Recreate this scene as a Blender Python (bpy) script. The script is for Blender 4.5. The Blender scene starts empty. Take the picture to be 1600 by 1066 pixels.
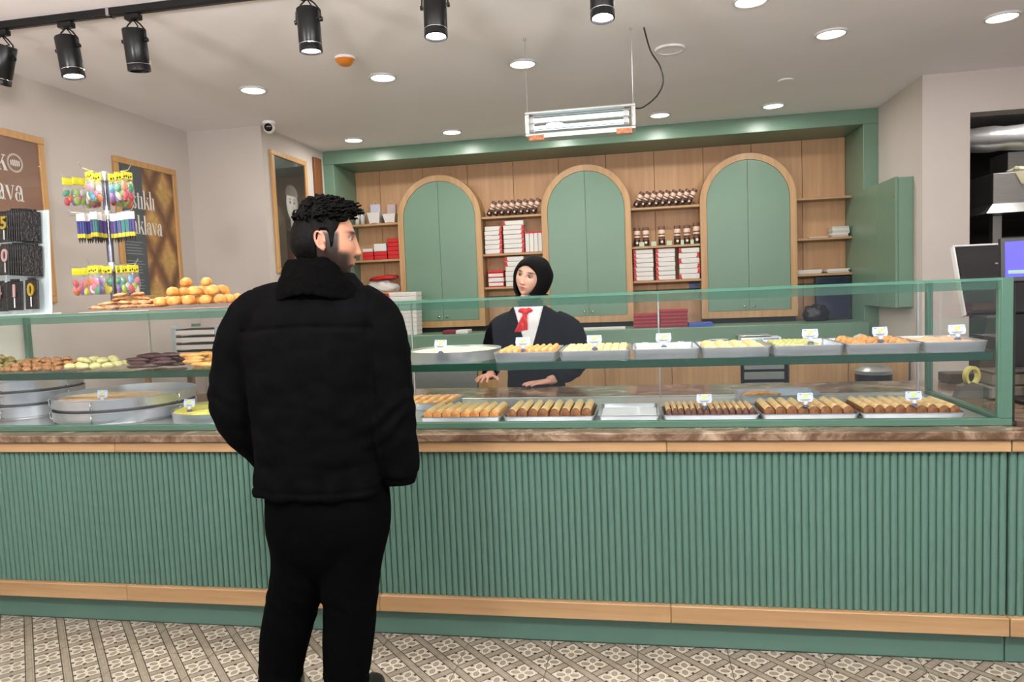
import bpy, bmesh, math, random
import numpy as np
from mathutils import Matrix, Vector, Euler, noise

random.seed(7)
SC = bpy.context.scene
COL = SC.collection
PI = math.pi

# ------------------------------------------------------------------ camera
def camera_axes(yaw, pitch, roll):
    f = Vector((-math.sin(yaw)*math.cos(pitch), math.cos(yaw)*math.cos(pitch), -math.sin(pitch)))
    r = Vector((math.cos(yaw), math.sin(yaw), 0)); u = r.cross(f)
    r2 = math.cos(roll)*r + math.sin(roll)*u
    u2 = -math.sin(roll)*r + math.cos(roll)*u
    return r2, u2, f
cam_data = bpy.data.cameras.new('camera')
cam = bpy.data.objects.new('camera', cam_data); COL.objects.link(cam)
_r, _u, _f = camera_axes(math.radians(10.1), math.radians(4.14), math.radians(-2.347))
cam.matrix_world = Matrix(((_r.x, _u.x, -_f.x, 0), (_r.y, _u.y, -_f.y, 0), (_r.z, _u.z, -_f.z, 1.40), (0, 0, 0, 1)))
cam_data.sensor_width = 36.0; cam_data.sensor_fit = 'HORIZONTAL'
cam_data.lens = 1105.0/1600.0*36.0
cam_data.clip_start = 0.05; cam_data.clip_end = 100
SC.camera = cam

# ------------------------------------------------------------------ world (daylight outside the open shop front) and exposure
world = bpy.data.worlds.new('world'); SC.world = world
world.use_nodes = True
_bg = world.node_tree.nodes['Background']
_bg.inputs['Color'].default_value = (0.80, 0.88, 1.0, 1); _bg.inputs['Strength'].default_value = 0.8
SC.view_settings.view_transform = 'Standard'
SC.view_settings.look = 'None'
SC.view_settings.gamma = 1.0
SC.view_settings.use_curve_mapping = False
SC.view_settings.exposure = 0.32
DOWNLIGHT_W = 5.0
ADDED_GLOBE_E = 122.0
SPOT_W = 42.0

# ------------------------------------------------------------------ overall sizes (metres)
ZC = 2.72            # ceiling
XL = -3.39           # left wall
YB = 6.64            # wood back panel of the niche
YC = 6.14            # face of the green niche surround
YK = 6.435           # face of the arched cabinets
ZLEDGE = 1.03
YF = 2.662           # counter front
YG = 2.75            # glass front
ZM = 0.848           # marble top
ZTOP = 1.373         # glass case top
ZSH = 1.110          # glass shelf top

# ------------------------------------------------------------------ helpers
def lin(c):
    return tuple(((v/255.0)/12.92 if v/255.0 <= 0.04045 else ((v/255.0+0.055)/1.055)**2.4) for v in c)

MATS = {}
def newmat(name):
    m = bpy.data.materials.new(name); m.use_nodes = True
    MATS[name] = m
    return m, m.node_tree, m.node_tree.nodes['Principled BSDF']

class NX:
    """tiny expression builder for shader maths"""
    def __init__(s, nt, sock): s.nt, s.s = nt, sock
    def _op(s, op, b=None, c=None):
        n = s.nt.nodes.new('ShaderNodeMath'); n.operation = op
        s.nt.links.new(s.s, n.inputs[0])
        for i, v in ((1, b), (2, c)):
            if v is None: continue
            if isinstance(v, NX): s.nt.links.new(v.s, n.inputs[i])
            else: n.inputs[i].default_value = v
        return NX(s.nt, n.outputs[0])
    def __add__(s, o): return s._op('ADD', o)
    def __sub__(s, o): return s._op('SUBTRACT', o)
    def __mul__(s, o): return s._op('MULTIPLY', o)
    def __truediv__(s, o): return s._op('DIVIDE', o)
    def abs(s): return s._op('ABSOLUTE')
    def fract(s): return s._op('FRACT')
    def lt(s, o): return s._op('LESS_THAN', o)
    def gt(s, o): return s._op('GREATER_THAN', o)
    def max(s, o): return s._op('MAXIMUM', o)
    def min(s, o): return s._op('MINIMUM', o)
    def cos(s): return s._op('COSINE')
    def sqrt(s): return s._op('SQRT')

def mixc(nt, fac, a, b):
    n = nt.nodes.new('ShaderNodeMix'); n.data_type = 'RGBA'
    if isinstance(fac, NX): nt.links.new(fac.s, n.inputs[0])
    elif hasattr(fac, 'is_output'): nt.links.new(fac, n.inputs[0])
    else: n.inputs[0].default_value = fac
    for i, v in ((6, a), (7, b)):
        if hasattr(v, 'is_output'): nt.links.new(v, n.inputs[i])
        else: n.inputs[i].default_value = (*v, 1)
    return n.outputs[2]

def coords(nt, kind='Object', scale=(1, 1, 1), rot=(0, 0, 0)):
    tc = nt.nodes.new('ShaderNodeTexCoord'); mp = nt.nodes.new('ShaderNodeMapping')
    mp.inputs['Scale'].default_value = scale; mp.inputs['Rotation'].default_value = rot
    nt.links.new(tc.outputs[kind], mp.inputs[0])
    return mp.outputs[0]

def noise_tex(nt, vec, scale, detail=3, rough=0.55):
    n = nt.nodes.new('ShaderNodeTexNoise')
    n.inputs['Scale'].default_value = scale; n.inputs['Detail'].default_value = detail; n.inputs['Roughness'].default_value = rough
    nt.links.new(vec, n.inputs['Vector'])
    return n.outputs['Fac']

def ramp(nt, fac, stops):
    n = nt.nodes.new('ShaderNodeValToRGB')
    el = n.color_ramp.elements
    while len(el) > 1: el.remove(el[-1])
    el[0].position = stops[0][0]; el[0].color = (*stops[0][1], 1)
    for p, c in stops[1:]:
        e = el.new(p); e.color = (*c, 1)
    nt.links.new(fac, n.inputs[0])
    return n.outputs['Color']

def bump(nt, bsdf, fac, strength, dist=0.01):
    b = nt.nodes.new('ShaderNodeBump'); b.inputs['Strength'].default_value = strength; b.inputs['Distance'].default_value = dist
    nt.links.new(fac, b.inputs['Height']); nt.links.new(b.outputs[0], bsdf.inputs['Normal'])

def plain(name, rgb, rough=0.5, metal=0.0, var=0.0, vscale=8.0, bmp=0.0, bscale=60.0, spec=0.5, sheen=0.0, stretch=(1, 1, 1)):
    m, nt, b = newmat(name)
    c = lin(rgb)
    b.inputs['Roughness'].default_value = rough; b.inputs['Metallic'].default_value = metal
    b.inputs['Specular IOR Level'].default_value = spec
    if sheen: b.inputs['Sheen Weight'].default_value = sheen
    v = coords(nt, scale=stretch)
    if var:
        f = noise_tex(nt, v, vscale)
        lo = tuple(max(0, x*(1-var)) for x in c); hi = tuple(min(1, x*(1+var)) for x in c)
        nt.links.new(ramp(nt, f, [(0.3, lo), (0.7, hi)]), b.inputs['Base Color'])
    else:
        b.inputs['Base Color'].default_value = (*c, 1)
    if bmp: bump(nt, b, noise_tex(nt, v, bscale, 4), bmp)
    return m

def emit(name, rgb, strength):
    m, nt, b = newmat(name)
    b.inputs['Base Color'].default_value = (*lin(rgb), 1)
    b.inputs['Emission Color'].default_value = (*lin(rgb), 1); b.inputs['Emission Strength'].default_value = strength
    return m

def wood(name, dark, light, axis='x', rough=0.42, scale=1.0):
    m, nt, b = newmat(name)
    s = {'x': (0.7, 14, 14), 'z': (14, 14, 0.7), 'y': (14, 0.7, 14)}[axis]
    v = coords(nt, scale=tuple(q*scale for q in s))
    f = noise_tex(nt, v, 1.6, 6, 0.6)
    v2 = coords(nt, scale=tuple(q*scale*4 for q in s))
    g = noise_tex(nt, v2, 2.0, 2)
    c1 = ramp(nt, f, [(0.28, lin(dark)), (0.72, lin(light))])
    c2 = mixc(nt, 0.18, c1, ramp(nt, g, [(0.35, lin(dark)), (0.65, lin(light))]))
    nt.links.new(c2, b.inputs['Base Color'])
    b.inputs['Roughness'].default_value = rough
    bump(nt, b, g, 0.05, 0.002)
    return m

def glass(name, tint, refl=1.0, body=None, body_fac=0.0, ior=1.45):
    """thin pane: clear transmission with Fresnel reflection on its outer faces"""
    m = bpy.data.materials.new(name); m.use_nodes = True; MATS[name] = m
    nt = m.node_tree; nt.nodes.clear()
    out = nt.nodes.new('ShaderNodeOutputMaterial')
    tr = nt.nodes.new('ShaderNodeBsdfTransparent'); tr.inputs[0].default_value = (*tint, 1)
    gl = nt.nodes.new('ShaderNodeBsdfGlossy'); gl.inputs['Roughness'].default_value = 0.0
    gl.inputs[0].default_value = (refl, refl, refl, 1)
    fr = nt.nodes.new('ShaderNodeFresnel'); fr.inputs['IOR'].default_value = ior
    geo = nt.nodes.new('ShaderNodeNewGeometry')
    k = NX(nt, fr.outputs[0])*(NX(nt, geo.outputs['Backfacing'])*(-1.0)+1.0)
    mx = nt.nodes.new('ShaderNodeMixShader')
    nt.links.new(k.s, mx.inputs[0]); nt.links.new(tr.outputs[0], mx.inputs[1]); nt.links.new(gl.outputs[0], mx.inputs[2])
    last = mx.outputs[0]
    if body:
        df = nt.nodes.new('ShaderNodeBsdfDiffuse'); df.inputs[0].default_value = (*body, 1)
        m2 = nt.nodes.new('ShaderNodeMixShader'); m2.inputs[0].default_value = body_fac
        nt.links.new(last, m2.inputs[1]); nt.links.new(df.outputs[0], m2.inputs[2]); last = m2.outputs[0]
    nt.links.new(last, out.inputs[0])
    return m

def vcol(name, rough=0.5, spec=0.4, sss=0.0, bmp=0.0, bscale=200.0):
    m, nt, b = newmat(name)
    a = nt.nodes.new('ShaderNodeAttribute'); a.attribute_name = 'Col'
    nt.links.new(a.outputs['Color'], b.inputs['Base Color'])
    b.inputs['Roughness'].default_value = rough; b.inputs['Specular IOR Level'].default_value = spec
    if sss:
        b.inputs['Subsurface Weight'].default_value = sss; b.inputs['Subsurface Radius'].default_value = (0.012, 0.005, 0.003)
        b.inputs['Subsurface Scale'].default_value = 1.0
    if bmp: bump(nt, b, noise_tex(nt, coords(nt), bscale, 3), bmp, 0.002)
    return m

# ---- mesh building
class MB:
    def __init__(s): s.v = []; s.f = []; s.mi = []
    def add(s, vs, fs, mi=0, M=None):
        o = len(s.v)
        if M is not None: vs = [tuple(M @ Vector(p)) for p in vs]
        s.v += [tuple(p) for p in vs]; s.f += [tuple(i+o for i in f) for f in fs]; s.mi += [mi]*len(fs)
        return s
    def box(s, x0, x1, y0, y1, z0, z1, mi=0, M=None):
        v = [(x0,y0,z0),(x1,y0,z0),(x1,y1,z0),(x0,y1,z0),(x0,y0,z1),(x1,y0,z1),(x1,y1,z1),(x0,y1,z1)]
        return s.add(v, [(0,3,2,1),(4,5,6,7),(0,1,5,4),(1,2,6,5),(2,3,7,6),(3,0,4,7)], mi, M)
    def bbox(s, x0, x1, y0, y1, z0, z1, b=0.003, mi=0, M=None):
        """box with chamfered edges"""
        c = ((x0+x1)/2, (y0+y1)/2, (z0+z1)/2); h = ((x1-x0)/2, (y1-y0)/2, (z1-z0)/2)
        b = min(b, min(h)*0.9)
        v = []; idx = {}
        for sx in (-1, 1):
            for sy in (-1, 1):
                for sz in (-1, 1):
                    for a in range(3):
                        e = [h[0]-b, h[1]-b, h[2]-b]; e[a] = h[a]
                        idx[(sx, sy, sz, a)] = len(v)
                        v.append((c[0]+sx*e[0], c[1]+sy*e[1], c[2]+sz*e[2]))
        f = []
        sg = (-1, 1)
        for a in range(3):
            p, q = [(1, 2), (2, 0), (0, 1)][a]
            for sa in sg:
                loop = []
                for sp, sq in ((-1,-1),(1,-1),(1,1),(-1,1)):
                    k = [0, 0, 0]; k[a] = sa; k[p] = sp; k[q] = sq
                    loop.append(idx[(*k, a)])
                f.append(tuple(loop if sa > 0 else loop[::-1]))
        for a in range(3):               # edge chamfers along axis a
            p, q = [(1, 2), (2, 0), (0, 1)][a]
            for sp in sg:
                for sq in sg:
                    k0 = [0, 0, 0]; k0[a] = -1; k0[p] = sp; k0[q] = sq
                    k1 = list(k0); k1[a] = 1
                    l = (idx[(*k0, p)], idx[(*k1, p)], idx[(*k1, q)], idx[(*k0, q)])
                    f.append(l if sp*sq < 0 else l[::-1])
        for sx in sg:
            for sy in sg:
                for sz in sg:
                    l = (idx[(sx,sy,sz,0)], idx[(sx,sy,sz,1)], idx[(sx,sy,sz,2)])
                    f.append(l if sx*sy*sz > 0 else l[::-1])
        return s.add(v, f, mi, M)
    def rings(s, rings, cap=True, mi=0, M=None, closed=False):
        n = len(rings[0]); v = [p for r in rings for p in r]; f = []
        m = len(rings)
        for i in range(m if closed else m-1):
            for j in range(n):
                a = i*n+j; b = i*n+(j+1) % n; c = ((i+1) % m)*n+(j+1) % n; d = ((i+1) % m)*n+j
                f.append((a, b, c, d))
        if cap and not closed:
            f.append(tuple(range(n))[::-1]); f.append(tuple((m-1)*n+j for j in range(n)))
        return s.add(v, f, mi, M)
    def lathe(s, prof, n=24, mi=0, M=None, cap=True, c=(0, 0, 0)):
        R = [[(c[0]+r*math.cos(2*PI*j/n), c[1]+r*math.sin(2*PI*j/n), c[2]+z) for j in range(n)] for r, z in prof]
        return s.rings(R, cap, mi, M)
    def tube(s, pts, r, n=8, mi=0, M=None, cap=True):
        P = [Vector(p) for p in pts]; R = []
        rr = r if isinstance(r, (list, tuple)) else [r]*len(P)
        up = Vector((0, 0, 1)); prev = None
        for i, p in enumerate(P):
            t = (P[min(i+1, len(P)-1)]-P[max(i-1, 0)]).normalized()
            if prev is None:
                a = t.cross(up)
                if a.length < 1e-3: a = t.cross(Vector((1, 0, 0)))
            else:
                a = prev - t*prev.dot(t)
            a.normalize(); b = t.cross(a).normalized(); prev = a
            R.append([tuple(p + rr[i]*(math.cos(2*PI*j/n)*a + math.sin(2*PI*j/n)*b)) for j in range(n)])
        return s.rings(R, cap, mi, M)
    def prism(s, poly, a0, a1, plane='xz', mi=0, M=None):
        """polygon (ccw) extruded along the third axis"""
        def P(u, w, a): return {'xz': (u, a, w), 'xy': (u, w, a), 'yz': (a, u, w)}[plane]
        n = len(poly)
        v = [P(u, w, a0) for u, w in poly] + [P(u, w, a1) for u, w in poly]
        f = [tuple(range(n)), tuple(range(n, 2*n))[::-1]] + [(j, n+j, n+(j+1) % n, (j+1) % n) for j in range(n)]
        return s.add(v, f, mi, M)
    def mesh(s, name, mats, smooth=False, origin=(0, 0, 0), fix=True):
        me = bpy.data.meshes.new(name)
        o = origin
        me.from_pydata([(p[0]-o[0], p[1]-o[1], p[2]-o[2]) for p in s.v], [], s.f)
        for m in (mats if isinstance(mats, (list, tuple)) else [mats]): me.materials.append(m)
        if max(s.mi, default=0) > 0: me.polygons.foreach_set('material_index', s.mi)
        if fix:
            bm = bmesh.new(); bm.from_mesh(me); bmesh.ops.recalc_face_normals(bm, faces=bm.faces); bm.to_mesh(me); bm.free()
        if smooth:
            me.polygons.foreach_set('use_smooth', [True]*len(me.polygons))
            if smooth == 'auto': me.set_sharp_from_angle(angle=math.radians(40))
        me.update()
        return me
    def base(s):
        a = np.array(s.v); lo, hi = a.min(0), a.max(0)
        return (float((lo[0]+hi[0])/2), float((lo[1]+hi[1])/2), float(lo[2]))

ORG = {}
def put(name, me, parent=None, loc=(0, 0, 0), rot=None, scale=None):
    o = bpy.data.objects.new(name, me); COL.objects.link(o)
    o.location = loc
    if rot is not None: o.rotation_euler = rot
    if scale is not None: o.scale = scale
    if parent is not None: o.parent = parent
    return o
def tag(o, label, cat, group=None):
    o['label'] = label; o['category'] = cat
    if group: o['group'] = group
    return o
def root(name, loc, label=None, cat=None, group=None, rot=None):
    o = bpy.data.objects.new(name, None); COL.objects.link(o); o.location = loc
    o.empty_display_size = 0.05
    if rot is not None: o.rotation_euler = rot
    ORG[o] = tuple(loc)
    if label: tag(o, label, cat, group)
    return o
def part(name, mb, mats, parent, smooth=False, kind=None):
    """mesh given in world metres, hung under an unrotated parent"""
    po = ORG[parent]; b = mb.base()
    me = mb.mesh(name, mats, smooth, b)
    o = put(name, me, parent, tuple(b[i]-po[i] for i in range(3)))
    ORG[o] = b
    if kind: o['kind'] = kind
    return o
def solo(name, mb, mats, label=None, cat=None, group=None, smooth=False, kind=None):
    b = mb.base()
    o = put(name, mb.mesh(name, mats, smooth, b), None, b); ORG[o] = b
    if label: tag(o, label, cat, group)
    if kind: o['kind'] = kind
    return o
def struct(name, mb, mats, parent=None, smooth=False):
    if parent is not None: return part(name, mb, mats, parent, smooth)
    return solo(name, mb, mats, smooth=smooth, kind='structure')
def copy_tree(o, parent=None):
    c = o.copy(); COL.objects.link(c); c.parent = parent
    for ch in list(o.children): copy_tree(ch, c)
    return c

def blob(rx, ry, rz, nu=12, nv=8, amp=0.0, freq=30.0, seed=0, flat=None):
    vs, fs = [], []
    for i in range(nv+1):
        th = PI*i/nv
        for j in range(nu):
            ph = 2*PI*j/nu
            d = Vector((math.sin(th)*math.cos(ph), math.sin(th)*math.sin(ph), math.cos(th)))
            k = 1+amp*noise.noise(d*freq*0.1+Vector((seed*7.3, seed*1.7, 0)))
            p = [rx*d.x*k, ry*d.y*k, rz*d.z*k]
            if flat is not None: p[2] = max(p[2], -flat*rz)
            vs.append(tuple(p))
    for i in range(nv):
        for j in range(nu):
            fs.append((i*nu+j, (i+1)*nu+j, (i+1)*nu+(j+1) % nu, i*nu+(j+1) % nu))
    return vs, fs

def print_grid(name, nu, nv, fn, P, mat, parent):
    """flat print: grid over u,v in 0..1 coloured by fn(u, v); P(u, v) gives the point (world)"""
    vs = [P(i/nu, j/nv) for j in range(nv+1) for i in range(nu+1)]
    fs = [(j*(nu+1)+i, j*(nu+1)+i+1, (j+1)*(nu+1)+i+1, (j+1)*(nu+1)+i) for j in range(nv) for i in range(nu)]
    po = ORG[parent]
    me = bpy.data.meshes.new(name); me.from_pydata([(p[0]-po[0], p[1]-po[1], p[2]-po[2]) for p in vs], [], fs)
    at = me.color_attributes.new('Col', 'FLOAT_COLOR', 'POINT')
    cols = []
    for j in range(nv+1):
        for i in range(nu+1): cols += [*lin(fn(i/nu, j/nv)), 1]
    at.data.foreach_set('color', cols)
    me.materials.append(mat)
    o = put(name, me, parent); ORG[o] = po
    return o

def smooth_path(pts, sub=5):
    out = []; P = [pts[0]]+list(pts)+[pts[-1]]
    for i in range(1, len(P)-2):
        a, b, c, d = (Vector(P[k]) for k in (i-1, i, i+1, i+2))
        for s in range(sub):
            t = s/sub; out.append(tuple(.5*((2*b)+(c-a)*t+(2*a-5*b+4*c-d)*t*t+(3*b-a-3*c+d)*t**3)))
    return out+[tuple(pts[-1])]

def text_mesh(s, size, extrude=0.0, bold=0.0):
    cu = bpy.data.curves.new('t', 'FONT'); cu.body = s; cu.size = size; cu.extrude = extrude; cu.offset = bold
    cu.align_x = 'CENTER'; cu.align_y = 'CENTER'; cu.resolution_u = 3
    o = bpy.data.objects.new('t', cu); COL.objects.link(o)
    dg = bpy.context.evaluated_depsgraph_get()
    me = bpy.data.meshes.new_from_object(o.evaluated_get(dg), depsgraph=dg)
    bpy.data.objects.remove(o); bpy.data.curves.remove(cu)
    return me

# serif display letters (thick and thin strokes), polygons in units of the x-height = 1
def _ell(cx, cy, rx, ry, a0, a1, n=14): return [(cx+rx*math.cos(math.radians(a0+(a1-a0)*i/n)), cy+ry*math.sin(math.radians(a0+(a1-a0)*i/n))) for i in range(n+1)]
def _crescent(cx, cy, rx, ry, irx, iry, a0, a1, dx=0): return _ell(cx, cy, rx, ry, a0, a1) + _ell(cx+dx, cy, irx, iry, a1, a0)
def _rect(x0, x1, y0, y1): return [(x0, y0), (x1, y0), (x1, y1), (x0, y1)]
def _bowl(cx, cy, rx, ry): return [_crescent(cx, cy, rx, ry, rx*0.38, ry*0.90, 0, 180), _crescent(cx, cy, rx, ry, rx*0.38, ry*0.90, 180, 360)]
GLY = {
 'ı': (0.42, [_rect(.1, .32, 0, 1), _rect(.02, .40, 0, .06), _rect(.02, .2, .94, 1)]),
 'l': (0.42, [_rect(.1, .32, 0, 1.5), _rect(.02, .40, 0, .06), _rect(.02, .2, 1.44, 1.5)]),
 'k': (0.88, [_rect(.1, .32, 0, 1.5), _rect(.02, .40, 0, .06), _rect(.02, .2, 1.44, 1.5), [(.32, .38), (.38, .38), (.74, .96), (.66, .96)], [(.42, .56), (.62, .66), (.90, .03), (.66, .03)], _rect(.58, .94, 0, .06), _rect(.52, .84, .94, 1)]),
 'v': (0.80, [[(.02, 1), (.26, 1), (.50, .0), (.38, .0)], [(.42, .0), (.48, .0), (.74, 1), (.67, 1)], _rect(-.02, .32, .95, 1), _rect(.56, .82, .95, 1)]),
 'a': (0.78, _bowl(.28, .30, .27, .31) + [_rect(.46, .68, 0, .74), _rect(.60, .78, 0, .07), _crescent(.40, .72, .28, .30, .10, .23, 0, 165, -.02), _ell(.19, .74, .09, .1, 0, 360)]),
 's': (0.62, [_crescent(.30, .74, .25, .27, .12, .20, 20, 200, .02), _crescent(.30, .27, .26, .28, .12, .20, -160, 30, -.02), [(.06, .74), (.28, .66), (.56, .30), (.34, .34)]]),
 't': (0.52, [_rect(.14, .36, .08, 1.25), _rect(.0, .5, .93, 1), _crescent(.30, .12, .2, .13, .08, .07, 180, 350)]),
 'u': (0.92, [_rect(.08, .30, .2, 1), _rect(.0, .2, .94, 1), _rect(.56, .78, 0, 1), _rect(.5, .6, .94, 1), _rect(.7, .88, 0, .06), _crescent(.34, .24, .26, .26, .1, .18, 180, 350)]),
 'o': (0.82, _bowl(.40, .50, .38, .52)),
 'ğ': (0.82, _bowl(.38, .55, .34, .45) + [_crescent(.38, -.12, .36, .28, .24, .2, 0, 180), _crescent(.38, -.12, .36, .28, .24, .2, 180, 360), _crescent(.38, 1.32, .2, .16, .14, .08, 180, 360)]),
 'S': (0.96, [_crescent(.46, 1.10, .38, .42, .2, .32, 20, 200, .02), _crescent(.46, .40, .40, .42, .2, .32, -160, 30, -.02), [(.08, 1.1), (.4, .96), (.86, .44), (.52, .52)]]),
 'F': (0.92, [_rect(.12, .38, 0, 1.5), _rect(.0, .52, 0, .06), _rect(.0, .88, 1.44, 1.5), _rect(.82, .88, 1.1, 1.44), _rect(.38, .66, .74, .8), _rect(.6, .66, .58, .96)]),
 'B': (1.06, [_rect(.12, .38, 0, 1.5), _rect(.0, .2, 0, .06), _rect(.0, .2, 1.44, 1.5), _crescent(.46, 1.14, .40, .36, .16, .30, -90, 90), _crescent(.46, .40, .50, .40, .24, .34, -90, 90), _rect(.38, .5, 1.44, 1.5), _rect(.38, .5, 0, .06), _rect(.38, .5, .74, .80)]),
}
def lettering(mb, s, x_h, P, squeeze=0.9):
    """adds letter polygons; P(u, w) maps metres along / up to a world point"""
    x = 0.0
    for ch in s:
        wd, polys = GLY[ch]
        for poly in polys:
            n = len(poly); vs = [P((x+px*squeeze)*x_h, py*x_h) for px, py in poly]
            if n > 8:      # crescent: quad strip between outer and inner arcs
                if abs(poly[0][0]-poly[-1][0]) < 1e-6 and abs(poly[0][1]-poly[-1][1]) < 1e-6:
                    mb.add(vs[:-1], [tuple(range(n-1))])
                else:
                    h = n//2
                    mb.add(vs, [(i, i+1, n-2-i, n-1-i) for i in range(h-1)])
            else: mb.add(vs, [tuple(range(n))])
        x += wd*squeeze
    return x*x_h
# ------------------------------------------------------------------ materials
M_WALL = plain('wall_paint', (199, 190, 182), 0.75, var=0.02, vscale=3, bmp=0.05, bscale=150)
M_CEIL = plain('ceiling_paint', (246, 241, 241), 0.8, var=0.02, vscale=2)
M_GREEN = plain('green_lacquer', (107, 137, 116), 0.33, var=0.03, vscale=2.5)
M_GREEN_DIM = plain('green_lacquer_dimmed', (84, 117, 104), 0.36, var=0.03, vscale=2.5)  # same lacquer, darkened for the weaker light on the counter front
M_GREEN3 = plain('green_aluminium', (74, 109, 92), 0.3, var=0.02, spec=0.6)
M_WOOD = wood('maple', (156, 121, 83), (186, 151, 109), 'x')
M_WOODZ = wood('maple_upright', (164, 126, 84), (194, 155, 109), 'z')
M_PANEL = wood('oak_panel', (180, 136, 96), (206, 163, 120), 'z', 0.5)
M_WOODDK = wood('walnut', (110, 66, 36), (140, 88, 50), 'z', 0.45)
M_FRAME = wood('oak_frame', (180, 134, 82), (208, 164, 108), 'z', 0.45)
M_STEEL = plain('stainless_steel', (196, 196, 194), 0.30, 0.8, var=0.06, vscale=30, stretch=(0.3, 0.3, 6))
M_TRAY = plain('tray_aluminium', (206, 210, 218), 0.30, 0.85, var=0.05, vscale=20)
M_CHROME = plain('chrome', (205, 205, 210), 0.12, 1.0)
M_BLACK = plain('black_plastic', (18, 18, 19), 0.4)
M_BLKMETAL = plain('black_metal', (20, 21, 22), 0.32, 0.3)
M_DARK = plain('dark_gap', (26, 24, 22), 0.8)
M_WHITE = plain('white_plastic', (214, 214, 212), 0.4)
M_CARD = plain('white_card', (214, 211, 206), 0.6, var=0.02)
M_RED = plain('red_card', (190, 28, 30), 0.5, var=0.06)
M_MAROON = plain('maroon_card', (116, 30, 48), 0.55)
M_GLASS = glass('clear_glass', (0.985, 0.995, 0.99))
M_SHELFGLASS = glass('shelf_glass', (0.92, 0.97, 0.945))
M_GEDGE = glass('glass_edge', (0.35, 0.62, 0.52), body=lin((110, 160, 142)), body_fac=0.45)
M_GRAIL = glass('tinted_glass_strip', (0.62, 0.76, 0.70), body=lin((100, 138, 124)), body_fac=0.22)
M_GDARK = glass('dark_glass_strip', (0.22, 0.36, 0.30), body=lin((40, 78, 64)), body_fac=0.55)
M_FILM = glass('clear_film', (0.97, 0.97, 0.97), refl=0.8, body=(0.8, 0.8, 0.8), body_fac=0.10)
M_LAMP = emit('lamp_diffuser', (255, 252, 246), 7.0)
M_GLOBE = emit('added_opal_globe', (255, 249, 248), ADDED_GLOBE_E)
M_SPOTLED = emit('spot_led', (250, 246, 255), 6.0)
M_UV = emit('insect_lamp_tube', (205, 235, 255), 1.7)
M_SKIN = vcol('skin', 0.5, 0.35, 0.12)
M_PRINT = vcol('printed_paper', 0.35, 0.4)
M_INK = plain('white_ink', (238, 232, 226), 0.5)

def marble_mat():
    m, nt, b = newmat('emperador_marble')
    v = coords(nt, scale=(1, 1.2, 1.2))
    n1 = nt.nodes.new('ShaderNodeTexNoise'); n1.inputs['Scale'].default_value = 5.5; n1.inputs['Detail'].default_value = 8; n1.inputs['Roughness'].default_value = 0.68; n1.inputs['Distortion'].default_value = 1.4
    nt.links.new(v, n1.inputs['Vector'])
    c = ramp(nt, n1.outputs['Fac'], [(0.30, lin((66, 47, 34))), (0.44, lin((100, 77, 60))), (0.56, lin((140, 118, 98))), (0.66, lin((172, 150, 128))), (0.8, lin((104, 78, 60)))])
    nt.links.new(c, b.inputs['Base Color']); b.inputs['Roughness'].default_value = 0.16
    return m
M_MARBLE = marble_mat()

TILE = 0.3345
def tile_mat():
    """patterned cement-look tile: diagonal double bands and four-leaf diamonds, in the tile's own metres"""
    m, nt, b = newmat('patterned_tile')
    tc = nt.nodes.new('ShaderNodeTexCoord'); sp = nt.nodes.new('ShaderNodeSeparateXYZ')
    nt.links.new(tc.outputs['Object'], sp.inputs[0])
    x = NX(nt, sp.outputs[0])*(2.0/TILE); y = NX(nt, sp.outputs[1])*(2.0/TILE)
    a = (x+y)+20.5; c = (x-y)+20.5
    da = ((a.fract())-0.5).abs(); dc = ((c.fract())-0.5).abs()           # 0 on a band's centre line, .5 mid-diamond
    w = 0.125
    band = da.lt(w).max(dc.lt(w))
    l1 = ((da-w).abs()).lt(0.017); l2 = ((dc-w).abs()).lt(0.017)
    # bands weave: the first hides the second's lines
    l2 = l2*(da.gt(w)); lines = l1.max(l2)
    fine = ((da-0.06).abs()).lt(0.006).max(((dc-0.06).abs()).lt(0.006)*(da.gt(w)))
    # diamonds: coordinates from the diamond's centre
    pa = ((x+y)+20.0).fract(); pc = ((x-y)+20.0).fract()
    pa = pa-0.5; pc = pc-0.5
    px = (pa+pc); py = (pa-pc)                     # along the tile's axes
    ax = px.abs(); ay = py.abs()
    # four leaves: ellipses on +-x and +-y
    e1 = ((ax-0.30)*(ax-0.30))/0.055+((ay*ay)/0.026)
    e2 = ((ay-0.30)*(ay-0.30))/0.055+((ax*ax)/0.026)
    leaf = e1.min(e2).lt(1.0)
    rim = ((e1.min(e2)-1.0).abs()).lt(0.22)
    # small dark arrow heads where the band edge meets the diamond's sides
    tri = (((da-0.175).abs()).lt(0.04)*((dc-0.5).abs().lt(0.05))).max(((dc-0.175).abs()).lt(0.04)*((da-0.5).abs().lt(0.05)))
    nz = noise_tex(nt, coords(nt, scale=(1, 1, 1)), 40, 4)
    light = ramp(nt, nz, [(0.3, lin((158, 151, 137))), (0.7, lin((178, 172, 158)))])
    mid = ramp(nt, nz, [(0.3, lin((128, 119, 104))), (0.7, lin((146, 137, 121)))])
    col = mixc(nt, leaf, light, lin((138, 128, 111)))
    col = mixc(nt, rim*0.5, col, lin((222, 216, 200)))
    col = mixc(nt, band, col, mid)
    col = mixc(nt, fine, col, lin((120, 108, 92)))
    col = mixc(nt, lines, col, lin((66, 56, 48)))
    col = mixc(nt, tri, col, lin((52, 44, 38)))
    nt.links.new(col, b.inputs['Base Color']); b.inputs['Roughness'].default_value = 0.38
    return m
M_TILE = tile_mat()
M_GROUT = plain('grout', (96, 88, 78), 0.9)

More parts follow.
